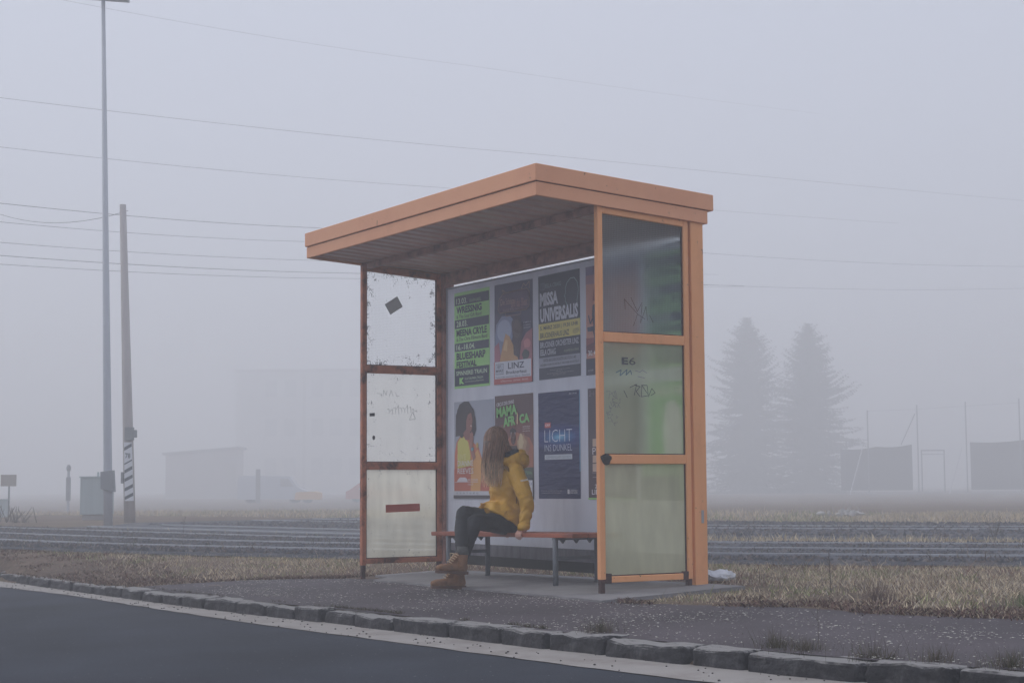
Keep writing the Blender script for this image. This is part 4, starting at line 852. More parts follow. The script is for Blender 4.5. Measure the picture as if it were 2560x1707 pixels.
M_GRASS = attrmat("grass blades", .8)
def fbm(X, Y, s, seed):
    """cheap smooth value noise"""
    r = np.random.default_rng(seed); G_ = r.random((64, 64)); out = np.zeros_like(X); amp = 1; tot = 0
    for o in range(3):
        x = (X * s * 2 ** o) % 64; y = (Y * s * 2 ** o) % 64; xi = x.astype(int) % 64; yi = y.astype(int) % 64; fx = x - np.floor(x); fy = y - np.floor(y); fx = fx * fx * (3 - 2 * fx); fy = fy * fy * (3 - 2 * fy)
        v = (G_[xi, yi] * (1 - fx) + G_[(xi + 1) % 64, yi] * fx) * (1 - fy) + (G_[xi, (yi + 1) % 64] * (1 - fx) + G_[(xi + 1) % 64, (yi + 1) % 64] * fx) * fy
        out += v * amp; tot += amp; amp *= .5
    return out / tot
def verge_mask(X, Y):
    off = railoff(X, Y); pb = np.where(X < -1.2, kerbY(X) + .16, paveBack(X))
    pb = np.where((X > -.2) & (X < 3.95), .95, pb)
    pb = np.where((X > -1.25) & (X <= -.2), paveBack(X), pb)
    return (Y > pb) & (off < -.55), Y - pb, off
STRAW, STRAW2, BROWN, GREEN, GREY = (np.array(c) for c in ((.64, .53, .36), (.50, .41, .29), (.24, .155, .12), (.25, .27, .12), (.42, .37, .31)))
def verge_grass():
    N0 = 260000; X = rng.uniform(-13, 9.5, N0); Y = rng.uniform(-1.7, 7.5, N0)
    ok, dk, off = verge_mask(X, Y); X, Y, dk, off = X[ok], Y[ok], dk[ok], off[ok]
    left = X < -1.2
    soil = 1 - sstep(.05, np.where(left, .95, .45), dk)           # bare dark soil next to the footway
    keep = (rng.random(len(X)) > soil * .82) & ((fbm(X + 9, Y + 4, 1.7, 41) > .38) | (rng.random(len(X)) < .25)); X, Y, dk, off, soil = X[keep], Y[keep], dk[keep], off[keep], soil[keep]
    n1 = fbm(X, Y, 1.1, 1); n2 = fbm(X + 30, Y, 2.6, 2); n3 = fbm(X, Y + 20, .7, 5)
    H = (.022 + .062 * rng.random(len(X)) ** 1.8) * (.45 + 1.0 * n1) * (1 - .6 * soil); H *= np.where(off > -1.2, .7, 1)
    tall = rng.random(len(X)) > .992; H = np.where(tall, H * 2.0 + .05, H)
    g = .8 * sstep(.54, .70, n2 + .10 * (1 - sstep(.2, 1.4, dk))); r = rng.random(len(X))
    c = np.where((r < .5)[:, None], STRAW, STRAW2); c = np.where((r > .80)[:, None], GREY, c)
    c = np.where((rng.random(len(X)) < .75 * g)[:, None], GREEN, c); c = np.where((rng.random(len(X)) < .10 + .6 * soil + .45 * sstep(.5, .7, n3))[:, None], BROWN, c)
    c = c * (.65 + .8 * rng.random(len(X)))[:, None]
    P = np.stack([X, Y, zg(X, Y)], 1)
    props(blades("grass_verge", P, H, .0035 + .005 * rng.random(len(X)), c, .45 + .54 * rng.random(len(X)) ** .6, M_GRASS), kind="stuff")
verge_grass()
def field_grass():
    N0 = 90000; o = np.where(rng.random(N0) < .45, rng.uniform(3.8, 6.2, N0), rng.uniform(13.6, 24, N0)); xx = rng.uniform(-40, 22, N0)
    Xc = clip(xx, -8.5, 3.2); sl = 2 * PA * Xc + PB; nn = np.sqrt(1 + sl ** 2); X = xx - sl / nn * o; Y = railY(xx) + o / nn
    n1 = fbm(X, Y, .6, 8); H = (.04 + .16 * rng.random(N0) ** 2) * (.4 + n1) * np.where(o < 7, .75, 1.)
    c = np.where((rng.random(N0) < .6)[:, None], STRAW * .9, GREY); c = np.where((fbm(X, Y, .5, 9) > .58)[:, None] & (rng.random(N0) < .5)[:, None], GREEN, c); c = c * (.7 + .6 * rng.random(N0))[:, None]
    drop = (o < 7) & (xx < -5) & (o > 3.9) ; P = np.stack([X, Y, zg(X, Y)], 1)[~drop]
    props(blades("field_grass", P, H[~drop], np.full(P.shape[0], .016), c[~drop], .3 + .6 * rng.random(P.shape[0]), M_GRASS), kind="stuff")
field_grass()
def ballast_weeds():
    N0 = 26000; o = np.where(rng.random(N0) < .6, rng.uniform(-.8, 3.8, N0), rng.uniform(6.2, 13.5, N0)); xx = rng.uniform(-20, 14, N0)
    Xc = clip(xx, -8.5, 3.2); sl = 2 * PA * Xc + PB; nn = np.sqrt(1 + sl ** 2); X = xx - sl / nn * o; Y = railY(xx) + o / nn
    n1 = fbm(X, Y, 1.4, 14); ok = (n1 > .52) & ~((o > 5) & (xx < -16)); X, Y, n1 = X[ok], Y[ok], n1[ok]; n_ = len(X)
    c = np.array([(.20, .17, .13), (.13, .10, .08), (.09, .10, .06), (.30, .26, .20)])[rng.integers(0, 4, n_)] * (.6 + .7 * rng.random(n_))[:, None]
    props(blades("ballast_weeds", np.stack([X, Y, zg(X, Y) + .055], 1), (.015 + .06 * rng.random(n_) ** 2) * (.3 + 1.6 * (n1 - .5) / .3), np.full(n_, .010), c, .4 + .55 * rng.random(n_), M_GRASS), kind="stuff")
ballast_weeds()
def ballast_stones():
    N0 = 80000; a = rng.random(N0) < .72; o = np.where(a, rng.uniform(-.95, 3.8, N0), rng.uniform(6.1, 13.7, N0)); xx = rng.uniform(-22, 12, N0)
    Xc = clip(xx, -8.5, 3.2); sl = 2 * PA * Xc + PB; nn = np.sqrt(1 + sl ** 2); X = xx - sl / nn * o; Y = railY(xx) + o / nn
    ok = ~((o > 5) & (xx < -16)); 
    for q in (0, 1.47, 3.1, 9.2, 10.7): ok &= np.abs(o - q) > .055
    X, Y, o = X[ok], Y[ok], o[ok]; n_ = len(X); sz = (.011 + .017 * rng.random(n_)) * np.where(o > 5, 1.5, 1); an = rng.random(n_) * 6.283; Z = zg(X, Y) + .060; V = []
    for k in range(4): V.append(np.stack([X + sz * np.cos(an + k * 1.571) * (.7 + .6 * rng.random(n_)), Y + sz * np.sin(an + k * 1.571) * (.7 + .6 * rng.random(n_)), Z - .008], 1))
    V.append(np.stack([X + sz * .4 * rng.normal(0, 1, n_), Y + sz * .4 * rng.normal(0, 1, n_), Z + sz * (.35 + .6 * rng.random(n_))], 1))
    V = np.stack(V, 1).reshape(-1, 3); i = np.arange(n_) * 5
    me = bpy.data.meshes.new("ballast_stones"); me.vertices.add(n_ * 5); me.vertices.foreach_set("co", V.astype(np.float32).ravel())
    lp_ = np.stack([i, i + 1, i + 4, i + 1, i + 2, i + 4, i + 2, i + 3, i + 4, i + 3, i, i + 4], 1).ravel(); me.loops.add(len(lp_)); me.loops.foreach_set("vertex_index", lp_.astype(np.int32))
    me.polygons.add(n_ * 4); me.polygons.foreach_set("loop_start", (np.arange(n_ * 4) * 3).astype(np.int32)); me.update(calc_edges=True)
    c = np.array([(.045, .05, .065), (.07, .07, .085), (.03, .034, .045), (.13, .115, .11), (.085, .065, .058)])[rng.integers(0, 5, n_)] * (.6 + .7 * rng.random(n_))[:, None]
    ca = me.color_attributes.new("Col", 'FLOAT_COLOR', 'POINT'); ca.data.foreach_set("color", np.repeat(np.concatenate([c, np.ones((n_, 1))], 1), 5, 0).astype(np.float32).ravel())
    props(link("ballast_stones", me, attrmat("ballast stone", .8)), kind="stuff")
ballast_stones()
# leaf litter: red brown leaves, stalks and straw along the footway edge
DW = [(.085, .06, .045), (.13, .10, .06), (.06, .05, .035), (.10, .085, .05), (.07, .08, .035)]
def litter():
    N0 = 34000; X = rng.uniform(-9, 9.2, N0); r = rng.random(N0); pb = np.where(X < -1.2, kerbY(X) + .15, np.where((X > -.2) & (X < 3.9), .93, paveBack(X)))
    wd_ = np.where(X > 3.9, .42, np.where(X < -1.2, .95, .25)); Y = pb + (r ** 1.5 - .10) * wd_ * (.35 + 2.2 * fbm(X, X * 0 + 3, 2.6, 21) ** 1.5) + .05 * rng.normal(0, 1, N0) * (rng.random(N0) < .3)
    keep = ~((X > -.2) & (X < 3.9)) & (fbm(X, Y, 1.5, 12) > .36); X, Y = X[keep], Y[keep]; n_ = len(X)
    c = np.array([(.11, .055, .048), (.15, .08, .062), (.065, .045, .04), (.34, .27, .19), (.17, .105, .08)])[rng.integers(0, 5, n_)] * (.6 + .7 * rng.random(n_))[:, None]
    Z = np.maximum(zg(X, Y), zplane(X, Y) + .013); P = np.stack([X, Y, Z + .002], 1)
    o = blades("leaf_litter", P, .010 + .032 * rng.random(n_), .003 + .008 * rng.random(n_), c, .88 + .115 * rng.random(n_), M_GRASS, base_sink=.002); props(o, kind="stuff")
    n2 = 5200; X = np.where(rng.random(n2) < .75, rng.uniform(2.6, 9.4, n2), rng.uniform(-1.1, 9.4, n2)); X = X[fbm(X, X * 0 + 9, 2.8, 31) > .50]; n2 = len(X); Y = kerbY(X) + .165 + np.abs(rng.normal(0, .022, n2))
    c = np.array(DW)[rng.integers(0, 5, n2)] * (.5 + .8 * rng.random(n2))[:, None]
    props(blades("joint_litter", np.stack([X, Y, zplane(X, Y) + .012], 1), .008 + .026 * rng.random(n2) ** 2, .002 + .003 * rng.random(n2), c, .5 + .48 * rng.random(n2), M_GRASS, base_sink=.002), kind="stuff")
    # pale petals and grit scattered over the footway
    vs, fs = [], []
    cl = [(random.uniform(-1, 9.5), random.uniform(-1.45, -.2)) for _ in range(70)]
    n_p = 0
    while n_p < 4200:
        if random.random() < .72: a, b_ = random.choice(cl); x = random.gauss(a, .10 + .2 * abs(math.sin(a * 7))); y = random.gauss(b_, .03 + .09 * abs(math.sin(a * 5)))
        else: x = random.uniform(-1.1, 9.6); y = random.uniform(-1.5, .2)
        yk = float(kerbY(x))
        if y < yk + .01 or y > float(paveBack(x)) - .03 or x < -1.1: continue
        n_p += 1
        s_ = random.uniform(.0028, .0085) * (1.5 if random.random() < .08 else 1); z = float(zplane(x, y)) + .014 + .001 + (.012 if y < yk + .17 else 0); a = random.uniform(0, 6.3); k = random.randint(4, 6); b0 = len(vs)
        vs += [(x + s_ * random.uniform(.6, 1.2) * math.cos(a + 6.283 * i / k), y + s_ * random.uniform(.6, 1.2) * math.sin(a + 6.283 * i / k), z + random.uniform(0, .004)) for i in range(k)]; fs.append(tuple(range(b0, b0 + k)))
    me = bpy.data.meshes.new("grit"); me.from_pydata(vs, [], fs); props(link("scattered_petals", me, mat("pale petals", (.50, .48, .42), .8, .3, 30)), kind="stuff")
    # dark crumbs in the gutter
    mb = MB()
    for _ in range(260):
        x = random.uniform(-6, 8.5); y = random.uniform(float(gutY(x)), float(kerbY(x))) ; s_ = random.uniform(.002, .007); mb.ball((x, y, float(zroad(x, y)) + .004 + s_ * .5), s_, s_ * 1.2, s_ * .7, None, 1)
    props(mb.build("gutter_gravel", mat("dark grit", (.06, .055, .05), .9, .3)), kind="stuff")
litter()
def tuft(name, x, y, h, n_, spread, cols, label, cat, group=None, z=None, lean=.9, wd_=.0016):
    z = max(zgs(x, y), float(zplane(x, y))) if z is None else z
    r_ = np.abs(rng.normal(0, spread, n_)); a = rng.random(n_) * 6.283; P = np.stack([r_ * np.cos(a), r_ * np.sin(a), 0 * r_], 1)
    H = h * (.35 + .75 * rng.random(n_)); c = np.array(cols)[rng.integers(0, len(cols), n_)] * (.6 + .8 * rng.random(n_))[:, None]
    o = blades(name, P, H, np.full(n_, wd_) * (.6 + .8 * rng.random(n_)), c, lean * rng.random(n_) + .1, M_GRASS); o.location = (x, y, z); return props(o, label, cat, group)
DW = [(.085, .06, .045), (.13, .10, .06), (.06, .05, .035), (.10, .085, .05), (.07, .08, .035)]
gk = "weed tufts growing behind the kerb"
tuft("weed_tuft", 5.57, -1.43, .10, 420, .055, DW, "dense brown weed tuft on the kerb straight in front of the right frame's foot", "weed", gk)
tuft("weed_tuft", 6.86, -1.36, .12, 260, .05, DW, "thin brown weed tuft with one tall stalk, second along the kerb from the shelter", "weed", gk)
tuft("weed_tuft", 7.05, -1.36, .09, 420, .09, DW, "wide low dark weed mat behind a kerb stone, third along the kerb from the shelter", "weed", gk)
tuft("weed_tuft", 7.50, -1.36, .12, 240, .08, DW, "feathery see-through weed tuft above a joint in the kerb stones", "weed", gk)
tuft("weed_tuft", 7.80, -1.31, .10, 220, .06, DW, "small feathery weed tuft next to the rightmost large one on the kerb", "weed", gk)
tuft("weed_tuft", 8.16, -1.26, .10, 420, .08, DW, "thick brown weed tuft at the far right end of the kerb", "weed", gk)
tuft("weed_tuft", 3.05, -1.53, .035, 160, .05, DW, "tiny brown weed tuft on the kerb in front of the seated person's boots", "weed", gk)
tuft("grass_clump", 5.5, .62, .16, 380, .07, [(.13, .085, .075), (.10, .06, .055), (.18, .12, .09)], "reddish stalky clump standing in the verge right of the plastic bag", "weed clump")
tuft("grass_clump", 6.35, .92, .11, 420, .09, [(.14, .20, .09), (.12, .16, .07), (.24, .22, .12)], "fresh green grass clump in the straw verge at the right", "grass clump")
def stalk(x, y, h, label, n_=3, sp=.1, cat="dry stalk", br=4, r0=.0022, z=None):
    t = MB(); z = zgs(x, y) if z is None else z
    for i in range(n_):
        a = random.uniform(0, 6.3); dx, dy = math.cos(a) * sp * h, math.sin(a) * sp * h; hh = h * random.uniform(.7, 1)
        P = [(0, 0, 0), (dx * .3, dy * .3, hh * .35), (dx * .6, dy * .6, hh * .7), (dx * 1.1, dy * 1.1, hh)]; t.tube(P, [r0, r0 * .8, r0 * .6, r0 * .3], 5)
        for _ in range(br):
            k = random.uniform(.35, .95); q = Vector((dx * k, dy * k, hh * k)); a2 = random.uniform(0, 6.3); l = random.uniform(.06, .2) * h; t.tube([q, q + Vector((math.cos(a2) * l * .6, math.sin(a2) * l * .6, l * .8))], [r0 * .5, r0 * .2], 4)
    o = t.build("dry_stalk", mat("dry stem", (.12, .10, .085), .9, .2), None, False, (x, y, z)); return props(o, label, cat)
stalk(-6.6, 2.83 - 1.9, .42, "tall bare stem rising from the verge just left of the shelter", 1, .12, r0=.004)
stalk(-1.61, 9.6, .40, "thin leafless bush between the railway tracks at the right", 7, .3, "bare bush", 7, .003, .02)
stalk(4.75, .95, .34, "pair of thin straw stems just right of the plastic bag", 2, .15, r0=.0025)
stalk(7.0, 2.6, .30, "single dry stem at the right end of the verge", 1, .03, r0=.003)
stalk(-7.0, .45, .26, "leaning forked straw stem in front of the near rail, left of the shelter", 2, .6, r0=.003)
stalk(7.15, -1.36, .34, "tall curved reddish stalk growing out of the kerb weeds", 1, .15, r0=.0018)
mb = MB()
for i in range(60):
    a = random.uniform(-1, 1); t0_ = V3(a * 1.4, random.uniform(-.4, .4), 0); mb.tube([t0_, t0_ + V3(random.uniform(-.25, .25), random.uniform(-.2, .2), random.uniform(.1, .38))], [.012, .004], 4)
o = mb.build("low_brush", mat("dry stem", (.12, .10, .085)), None, False, (-24.5, 3.6, .02)); props(o, "low dead brushwood on the ground left of the lamp post", "brushwood")
# plastic bag, twig
mb = MB(); bmesh.ops.create_icosphere(mb.bm, subdivisions=4, radius=1, matrix=Matrix.Diagonal((.13, .08, .048, 1)))
for v in mb.bm.verts: v.co += noise.noise_vector(v.co * 16) * .026 + noise.noise_vector(v.co * 40) * .012; v.co.z = max(v.co.z, -.03)
mb.bm.verts.ensure_lookup_table()
o = mb.build("plastic_bag", mat("white plastic bag", (.66, .67, .70), .45, .08, 12), None, False, (3.08, 1.38, zgs(3.08, 1.38) + .045)); o.rotation_euler = (0, 0, YAW - .1); props(o, "crumpled white plastic bag lying in the grass right of the shelter", "plastic bag")
mb = MB(); mb.tube([(0, 0, .01), (.12, .03, .02), (.26, .02, .014)], [.004, .003, .002], 6); mb.tube([(.12, .03, .02), (.2, .07, .03)], [.002, .001], 5); o = mb.build("twig", mat("pale twig", (.26, .22, .18)), None, False, (-.55, -1.15, float(zplane(-.55, -1.15)) + .005)); props(o, "pale forked twig lying at the left end of the footway", "twig")

# ------------------------------------------------------------------ poles and lineside equipment
M_POLE = mat("painted grey steel pole", S(178, 181, 187), .6, .06, 2); M_WOODP = mat("weathered timber pole", S(172, 165, 162), .9, .12, 3, .3, 20, stretch=(4, 4, .5)); M_CAB = mat("grey cabinet sheet", S(176, 186, 186), .7, .1, 1.5, stretch=(6, 6, .4)); M_DKG = mat("dark grey casting", (.25, .26, .27), .7, .1)
M_WHITE = mat("white enamel", S(222, 224, 228), .6, .05); M_DKP = mat("dark enamel", S(64, 72, 82), .6, .05)
lp = thing("lamp_post", (-18.2, 3.9, zgs(-18.2, 3.9)), "tall grey tapering lamp post beside the grey cabinet, its lamp cut by the picture's top", "lamp post", None, YAW)
mb = MB(); mb.tube([(0, 0, -.1), (-.027, 0, 1.1), (-.255, 0, 10.3)], [.088, .082, .036], 16); mb.build("pole", M_POLE, lp, True)
mb = MB(); mb.hexa([(-.76, -.12, 10.27), (.24, -.12, 10.19), (-.76, .12, 10.27), (.24, .12, 10.19), (-.76, -.10, 10.40), (.24, -.10, 10.32), (-.76, .10, 10.40), (.24, .10, 10.32)]); mb.bevel(.02); mb.build("lamp_head", M_POLE, lp)
mb = MB(); mb.hexa([(-.13, -.13, .72), (.11, -.13, .66), (-.13, .1, .72), (.11, .1, .66), (-.14, -.12, 1.04), (.085, -.12, 1.07), (-.14, .09, 1.04), (.085, .09, 1.07)]); mb.bevel(.008); mb.build("fuse_box", M_DKG, lp)
wp = thing("wooden_pole", (-21.6, 5.5, zgs(-21.6, 5.5)), "leaning timber pole with a black and white striped plate, right of the lamp post", "pole", None, YAW)
mb = MB(); mb.tube([(0.01, 0, -.1), (-.033, 0, 1.2), (-.238, 0, 6.82)], [.122, .116, .068], 14); mb.build("pole", M_WOODP, wp, True)
mb = MB(); mb.box(-.09, .09, -.19, -.05, 1.74, 2.02); mb.box(.04, .15, -.18, -.04, 1.80, 1.96); mb.bevel(.015); mb.build("junction_box", M_DKG, wp)
mb = MB(); mb.box(-.175, -.125, -.1, .05, .83, 1.07); mb.bevel(.008); mb.build("handle_box", M_DKG, wp)
mb = MB(); mb.hexa([(-.075, -.15, .46), (.115, -.15, .46), (-.075, -.13, .46), (.115, -.13, .46), (-.105, -.15, 1.70), (.058, -.15, 1.70), (-.105, -.13, 1.70), (.058, -.13, 1.70)]); pl = mb.build("striped_plate", M_WHITE, wp)
mb = MB(); mb.mi = 0
def sx_(z, right): return ((-.075 + (z - .46) / 1.24 * -.03) if not right else (.115 - (z - .46) / 1.24 * .057))
for zc in (.48, .66, .86, 1.04, 1.22, 1.52):
    h = .07 if zc != 1.22 else .03
    mb.poly([(sx_(zc, 0) + .004, -.153, zc), (sx_(zc + .08, 1) - .004, -.153, zc + .09), (sx_(zc + .15, 1) - .004, -.153, zc + .09 + h), (sx_(zc + .06, 0) + .004, -.153, zc + h)])
mb.build("stripes", M_DKP, pl)
mb = MB(); put_text(mb, "78", -.075, 1.36, .11, .11, .02, 0, lambda a, b_: (a, -.153, b_)); mb.build("number", M_DKP, pl)
cb = thing("signal_cabinet", (-25.4, 5.75, zgs(-25.4, 5.75)), "grey steel relay cabinet on a concrete plinth behind the lamp post", "cabinet", None, YAW)
mb = MB(); mb.box(-.06, .62, -.22, .22, .13, .98); mb.bevel(.012)
for i in range(9): mb.box(-.03 + i * .08, -.018 + i * .08, -.2245, -.215, .17, .94)
mb.build("cabinet_body", M_CAB, cb)
mb = MB(); mb.box(-.08, .64, -.24, .24, .982, 1.01); mb.tube([(.3, 0, 1.0), (.3, 0, 1.11)], [.03, .022], 10); mb.build("lid", M_CAB, cb)
mb = MB(); mb.box(-.01, .57, -.18, .18, -.02, .128); mb.build("plinth", mat("pale concrete", (.34, .32, .31), .9, .1), cb)
# left edge sign, box and mast
sg = thing("small_sign", (-32.8, 6.02, zgs(-32.8, 6.02)), "small blank pale sign on a thin post at the left edge", "sign", None, YAW)
mb = MB(); mb.box(-.22, .20, -.02, .0, .83, 1.14); mb.build("board", mat("faded beige board", S(168, 160, 150), .7, .05), sg)
mb = MB(); mb.box(-.02, .02, .002, .03, -.02, 1.1); mb.build("post", M_DKG, sg)
cb2 = thing("lineside_box", (-32.85, 5.9, zgs(-32.85, 5.9)), "low grey lineside box below the small sign at the left edge", "box", None, YAW)
mb = MB(); mb.box(-.40, .13, -.3, -.05, .0, .46); mb.bevel(.01); mb.build("body", M_CAB, cb2)
mb = MB(); mb.box(-.41, .14, -.31, -.04, .461, .485); mb.build("lid", M_CAB, cb2)
mt = thing("thin_mast", (-33.2, 5.83, zgs(-33.2, 5.83)), "thin grey mast cut by the left edge of the picture", "mast", None, YAW)
mb = MB(); mb.tube([(0, 0, -.05), (0, 0, 1.9)], .02, 8); mb.build("mast", M_POLE, mt)
M_SIG = mat("pale enamel casing", (.30, .31, .33), .6, .05)
sp = thing("signal_post", (-46.8, 12.0, zgs(-46.8, 12.0)), "small faint signal post in the fog left of the cabinet", "signal post", None, YAW)
mb = MB(); mb.tube([(0, 0, -.1), (0, 0, 1.75)], .05, 10); mb.build("post", M_POLE, sp)
mb = MB(); mb.box(-.075, .075, -.06, .06, .45, 1.3); mb.bevel(.02); mb.build("signal_head", M_SIG, sp); mb = MB(); mb.ball((0, 0, 1.62), .09, .08, .13); mb.build("lamp_housing", M_SIG, sp, True)
# wires overhead
M_WIRE = mat("black cable", (.035, .035, .04), .6, .0)
WIRES = [((-32.28, 5.485, 8.45), (-41.335, 19.1, 10.07), .008, "lowest thick cable of the upper pair, passing the head of the timber pole"),
         ((-32.318, 5.506, 7.945), (-41.499, 18.92, 9.572), .006, "cable directly below the one at the timber pole's head"),
         ((-32.361, 5.528, 7.393), (-40.758, 20.215, 8.858), .006, "thin cable third in the group of five crossing behind the poles"),
         ((-32.388, 5.543, 7.04), (-40.557, 20.606, 8.417), .008, "darker cable fourth in the group of five crossing behind the poles"),
         ((-32.406, 5.553, 6.805), (-40.572, 20.614, 8.229), .006, "lowest faint cable of the group crossing behind the poles"),
         ((-32.062, 5.368, 11.294), (-36.782, 25.916, 12.656), .005, "high cable running down from the left edge to above the roof's corner"),
         ((-32.164, 5.422, 9.966), (-38.88, 22.768, 11.503), .005, "cable between the high one and the timber pole's head, ending behind the roof"),
         ((-30.004, 8.269, 13.564), (-37.959, 23.52, 15.884), .003, "faintest and topmost cable near the lamp head"),
         ((-22.091, 21.918, 6.974), (-27.784, 40.887, 8.528), .003, "faint cable right of the shelter, the higher of two"),
         ((-22.156, 21.953, 6.128), (-27.844, 40.92, 7.744), .0028, "faint cable right of the shelter, the lower of two")]
for a, b_, r_, lab in WIRES:
    A, B = Vector(a), Vector(b_); dv = (B - A); A2 = A - dv * .6; B2 = B + dv * 2.2; P = []
    for i in range(41):
        t = i / 40; q = A2.lerp(B2, t); k = t * 3.8 - .6; q.z += .35 * k * (k - 1) * (1 if k < 1 else .15); P.append(q)
    mb = MB(); mb.tube(P, r_, 5); o = mb.build("overhead_wire", M_WIRE); props(o, lab, "overhead wire", "overhead wires in the fog")
mb = MB(); P0 = Vector((-21.74, 5.42, 6.72)); P1 = Vector((-32.3, 5.5, 8.15)); P = [P0.lerp(P1, i / 10) - Vector((0, 0, .25 * 4 * (i / 10) * (1 - i / 10))) for i in range(11)]; mb.tube(P, .006, 5); props(mb.build("overhead_wire", M_WIRE), "short sagging cable tied to the head of the timber pole", "overhead wire", "overhead wires in the fog")

# ------------------------------------------------------------------ far background
def spruce(x, y, h, hw, seed, label, top_bare=.1):
    random.seed(seed); z0 = zgs(x, y); t = thing("spruce_tree", (x, y, z0), label, "spruce tree", "spruces standing in the fog"); t.scale = (1.3, 1.3, 1.3)
    mb = MB(); mb.tube([(0, 0, -.2), (0, 0, h * .5), (0, 0, h * .985)], [.22, .13, .02], 8); mb.build("trunk", mat("spruce bark", (.07, .055, .045), .9, .2), t)
    vs, fs, cs = [], [], []
    z = .2
    while z < h * .99:
        k = z / h; n_ = 8 if k < .85 else 5; a0 = random.uniform(0, 6.3)
        prof_ = (1 - k) ** .66 * (1 + .13 * math.sin(k * 11 + seed)) * 1.05
        for i in range(n_):
            a = a0 + 6.283 * i / n_ + random.uniform(-.25, .25); rag = noise.noise(Vector((math.cos(a) * 1.3 + seed, math.sin(a) * 1.3, z * .55))); L = hw * prof_ * random.uniform(.72, 1.12) * (.95 + .55 * rag) + .15
            steps = max(4, int(L / .16)); zo = random.uniform(-.3, .3); rise = random.uniform(.1, .35) if k > .5 else random.uniform(-.05, .2)
            for j_ in range(steps):
                s_ = (j_ + .5) / steps; r_ = L * s_; zz = max(.1, z + zo * (1 - k)) - L * .30 * s_ ** .8 * (1 - .6 * k) + L * rise * s_ * s_ * 1.6; cx_, cy_ = math.cos(a) * r_, math.sin(a) * r_
                wv = (.34 * (1 - s_ * .75) + .05) * min(1, L / 1.5 + .35)
                for q in range(6):
                    aa = a + random.uniform(-1.3, 1.3); l = 1.15 * wv * random.uniform(.7, 1.3); dd = (math.cos(aa) * l, math.sin(aa) * l, -l * random.uniform(.15, .75)); wd_ = l * .24
                    b0 = len(vs); px, py = -math.sin(aa) * wd_, math.cos(aa) * wd_
                    bx, by, bz_ = cx_ + random.uniform(-.05, .05), cy_ + random.uniform(-.05, .05), zz + random.uniform(-.06, .06)
                    vs += [(bx - px * .4, by - py * .4, bz_), (bx + px * .4, by + py * .4, bz_), (bx + dd[0] * .6 + px, by + dd[1] * .6 + py, bz_ + dd[2] * .5), (bx + dd[0], by + dd[1], bz_ + dd[2]), (bx + dd[0] * .6 - px, by + dd[1] * .6 - py, bz_ + dd[2] * .5)]
                    fs.append((b0, b0 + 1, b0 + 2, b0 + 3, b0 + 4))
        z += h * .015
    me = bpy.data.meshes.new("crown"); me.from_pydata(vs, [], fs); link("crown", me, mat("spruce needles", (.035, .05, .035), .9, .4, .8), t)
spruce(-118.1, 104.3, 13.9, 4.7, 5, "left one of the two tall foggy spruces, the one beside the shelter")
spruce(-114.7, 109.6, 13.4, 5.1, 9, "right one of the two tall foggy spruces, with the narrow bare tip")
# sports ground fence
fx0, fy0 = -96.69, 97.05; fdir = Vector((5.55, 8.35, 0)).normalized()
M_POST = mat("galvanised post", (.16, .17, .18), .7, .1); M_NET = mat("dark windbreak net", (.05, .058, .058), .9, .15, .6); M_PL = mat("pale concrete", (.34, .32, .31), .9, .1)
def fpt(s_): return Vector((fx0, fy0, 0)) + fdir * s_
fn = thing("court_fence", fpt(0), "tall post fence with dark windbreak nets on a pale plinth right of the spruces", "fence", None, math.atan2(fdir.y, fdir.x)); fz = 0.; fn.scale = (1.28, 1.28, 1.28); fn.location.z = -.25
for s_, h in ((1.72, 5.85), (5.15, 6.2), (8.5, 6.4), (12.2, 6.6)):
    mb = MB(); mb.tube([(s_, 0, fz - .1), (s_, 0, h)], .045, 8); mb.build("post", M_POST, fn)
for s0, z0_, s1, z1_ in ((.3, .0, 1.3, 3.2), (7.1, .0, 8.2, 3.3), (3.9, 3.45, 5.0, 5.6)):
    mb = MB(); mb.tube([(s0, -.5, z0_), (s1, -.05, z1_)], .035, 6); mb.build("brace", M_WHITE if z0_ == 0 else M_POST, fn)
for sa, sb, za, zb in ((-.2, 4.75, 3.17, 3.47), (8.75, 16.5, 3.6, 3.9)):
    mb = MB(); n_ = 14; g = []
    for i in range(n_ + 1):
        t = i / n_; s_ = sa + (sb - sa) * t; sag = -.10 * math.sin(math.pi * ((t * 2) % 1)); g += [(s_, .03 * math.sin(t * 20), .32), (s_, .03 * math.sin(t * 20), za + (zb - za) * t + sag)]
    mb._n(g, [(2 * i, 2 * i + 2, 2 * i + 3, 2 * i + 1) for i in range(n_)]); bmesh.ops.solidify(mb.bm, geom=list(mb.bm.faces), thickness=.02); mb.build("windbreak_net", M_NET, fn)
mb = MB(); mb.box(-.6, 16.5, -.1, .1, fz - .1, .18); mb.build("plinth", M_PL, fn)
mb = MB(); mb.box(5.35, 5.43, -.03, .03, .2, 3.0); mb.box(6.9, 6.98, -.03, .03, .2, 3.0); mb.box(5.35, 6.98, -.03, .03, 3.001, 3.09); mb.box(5.43, 6.9, -.01, .01, 2.75, 2.8); mb.build("gate_frame", M_POST, fn)
mb = MB(); mb.tube([(1.72, 0, 5.8), (5.15, 0, 5.9), (8.5, 0, 6.1), (12.2, 0, 6.3)], .012, 4); mb.build("top_wire", M_POST, fn)
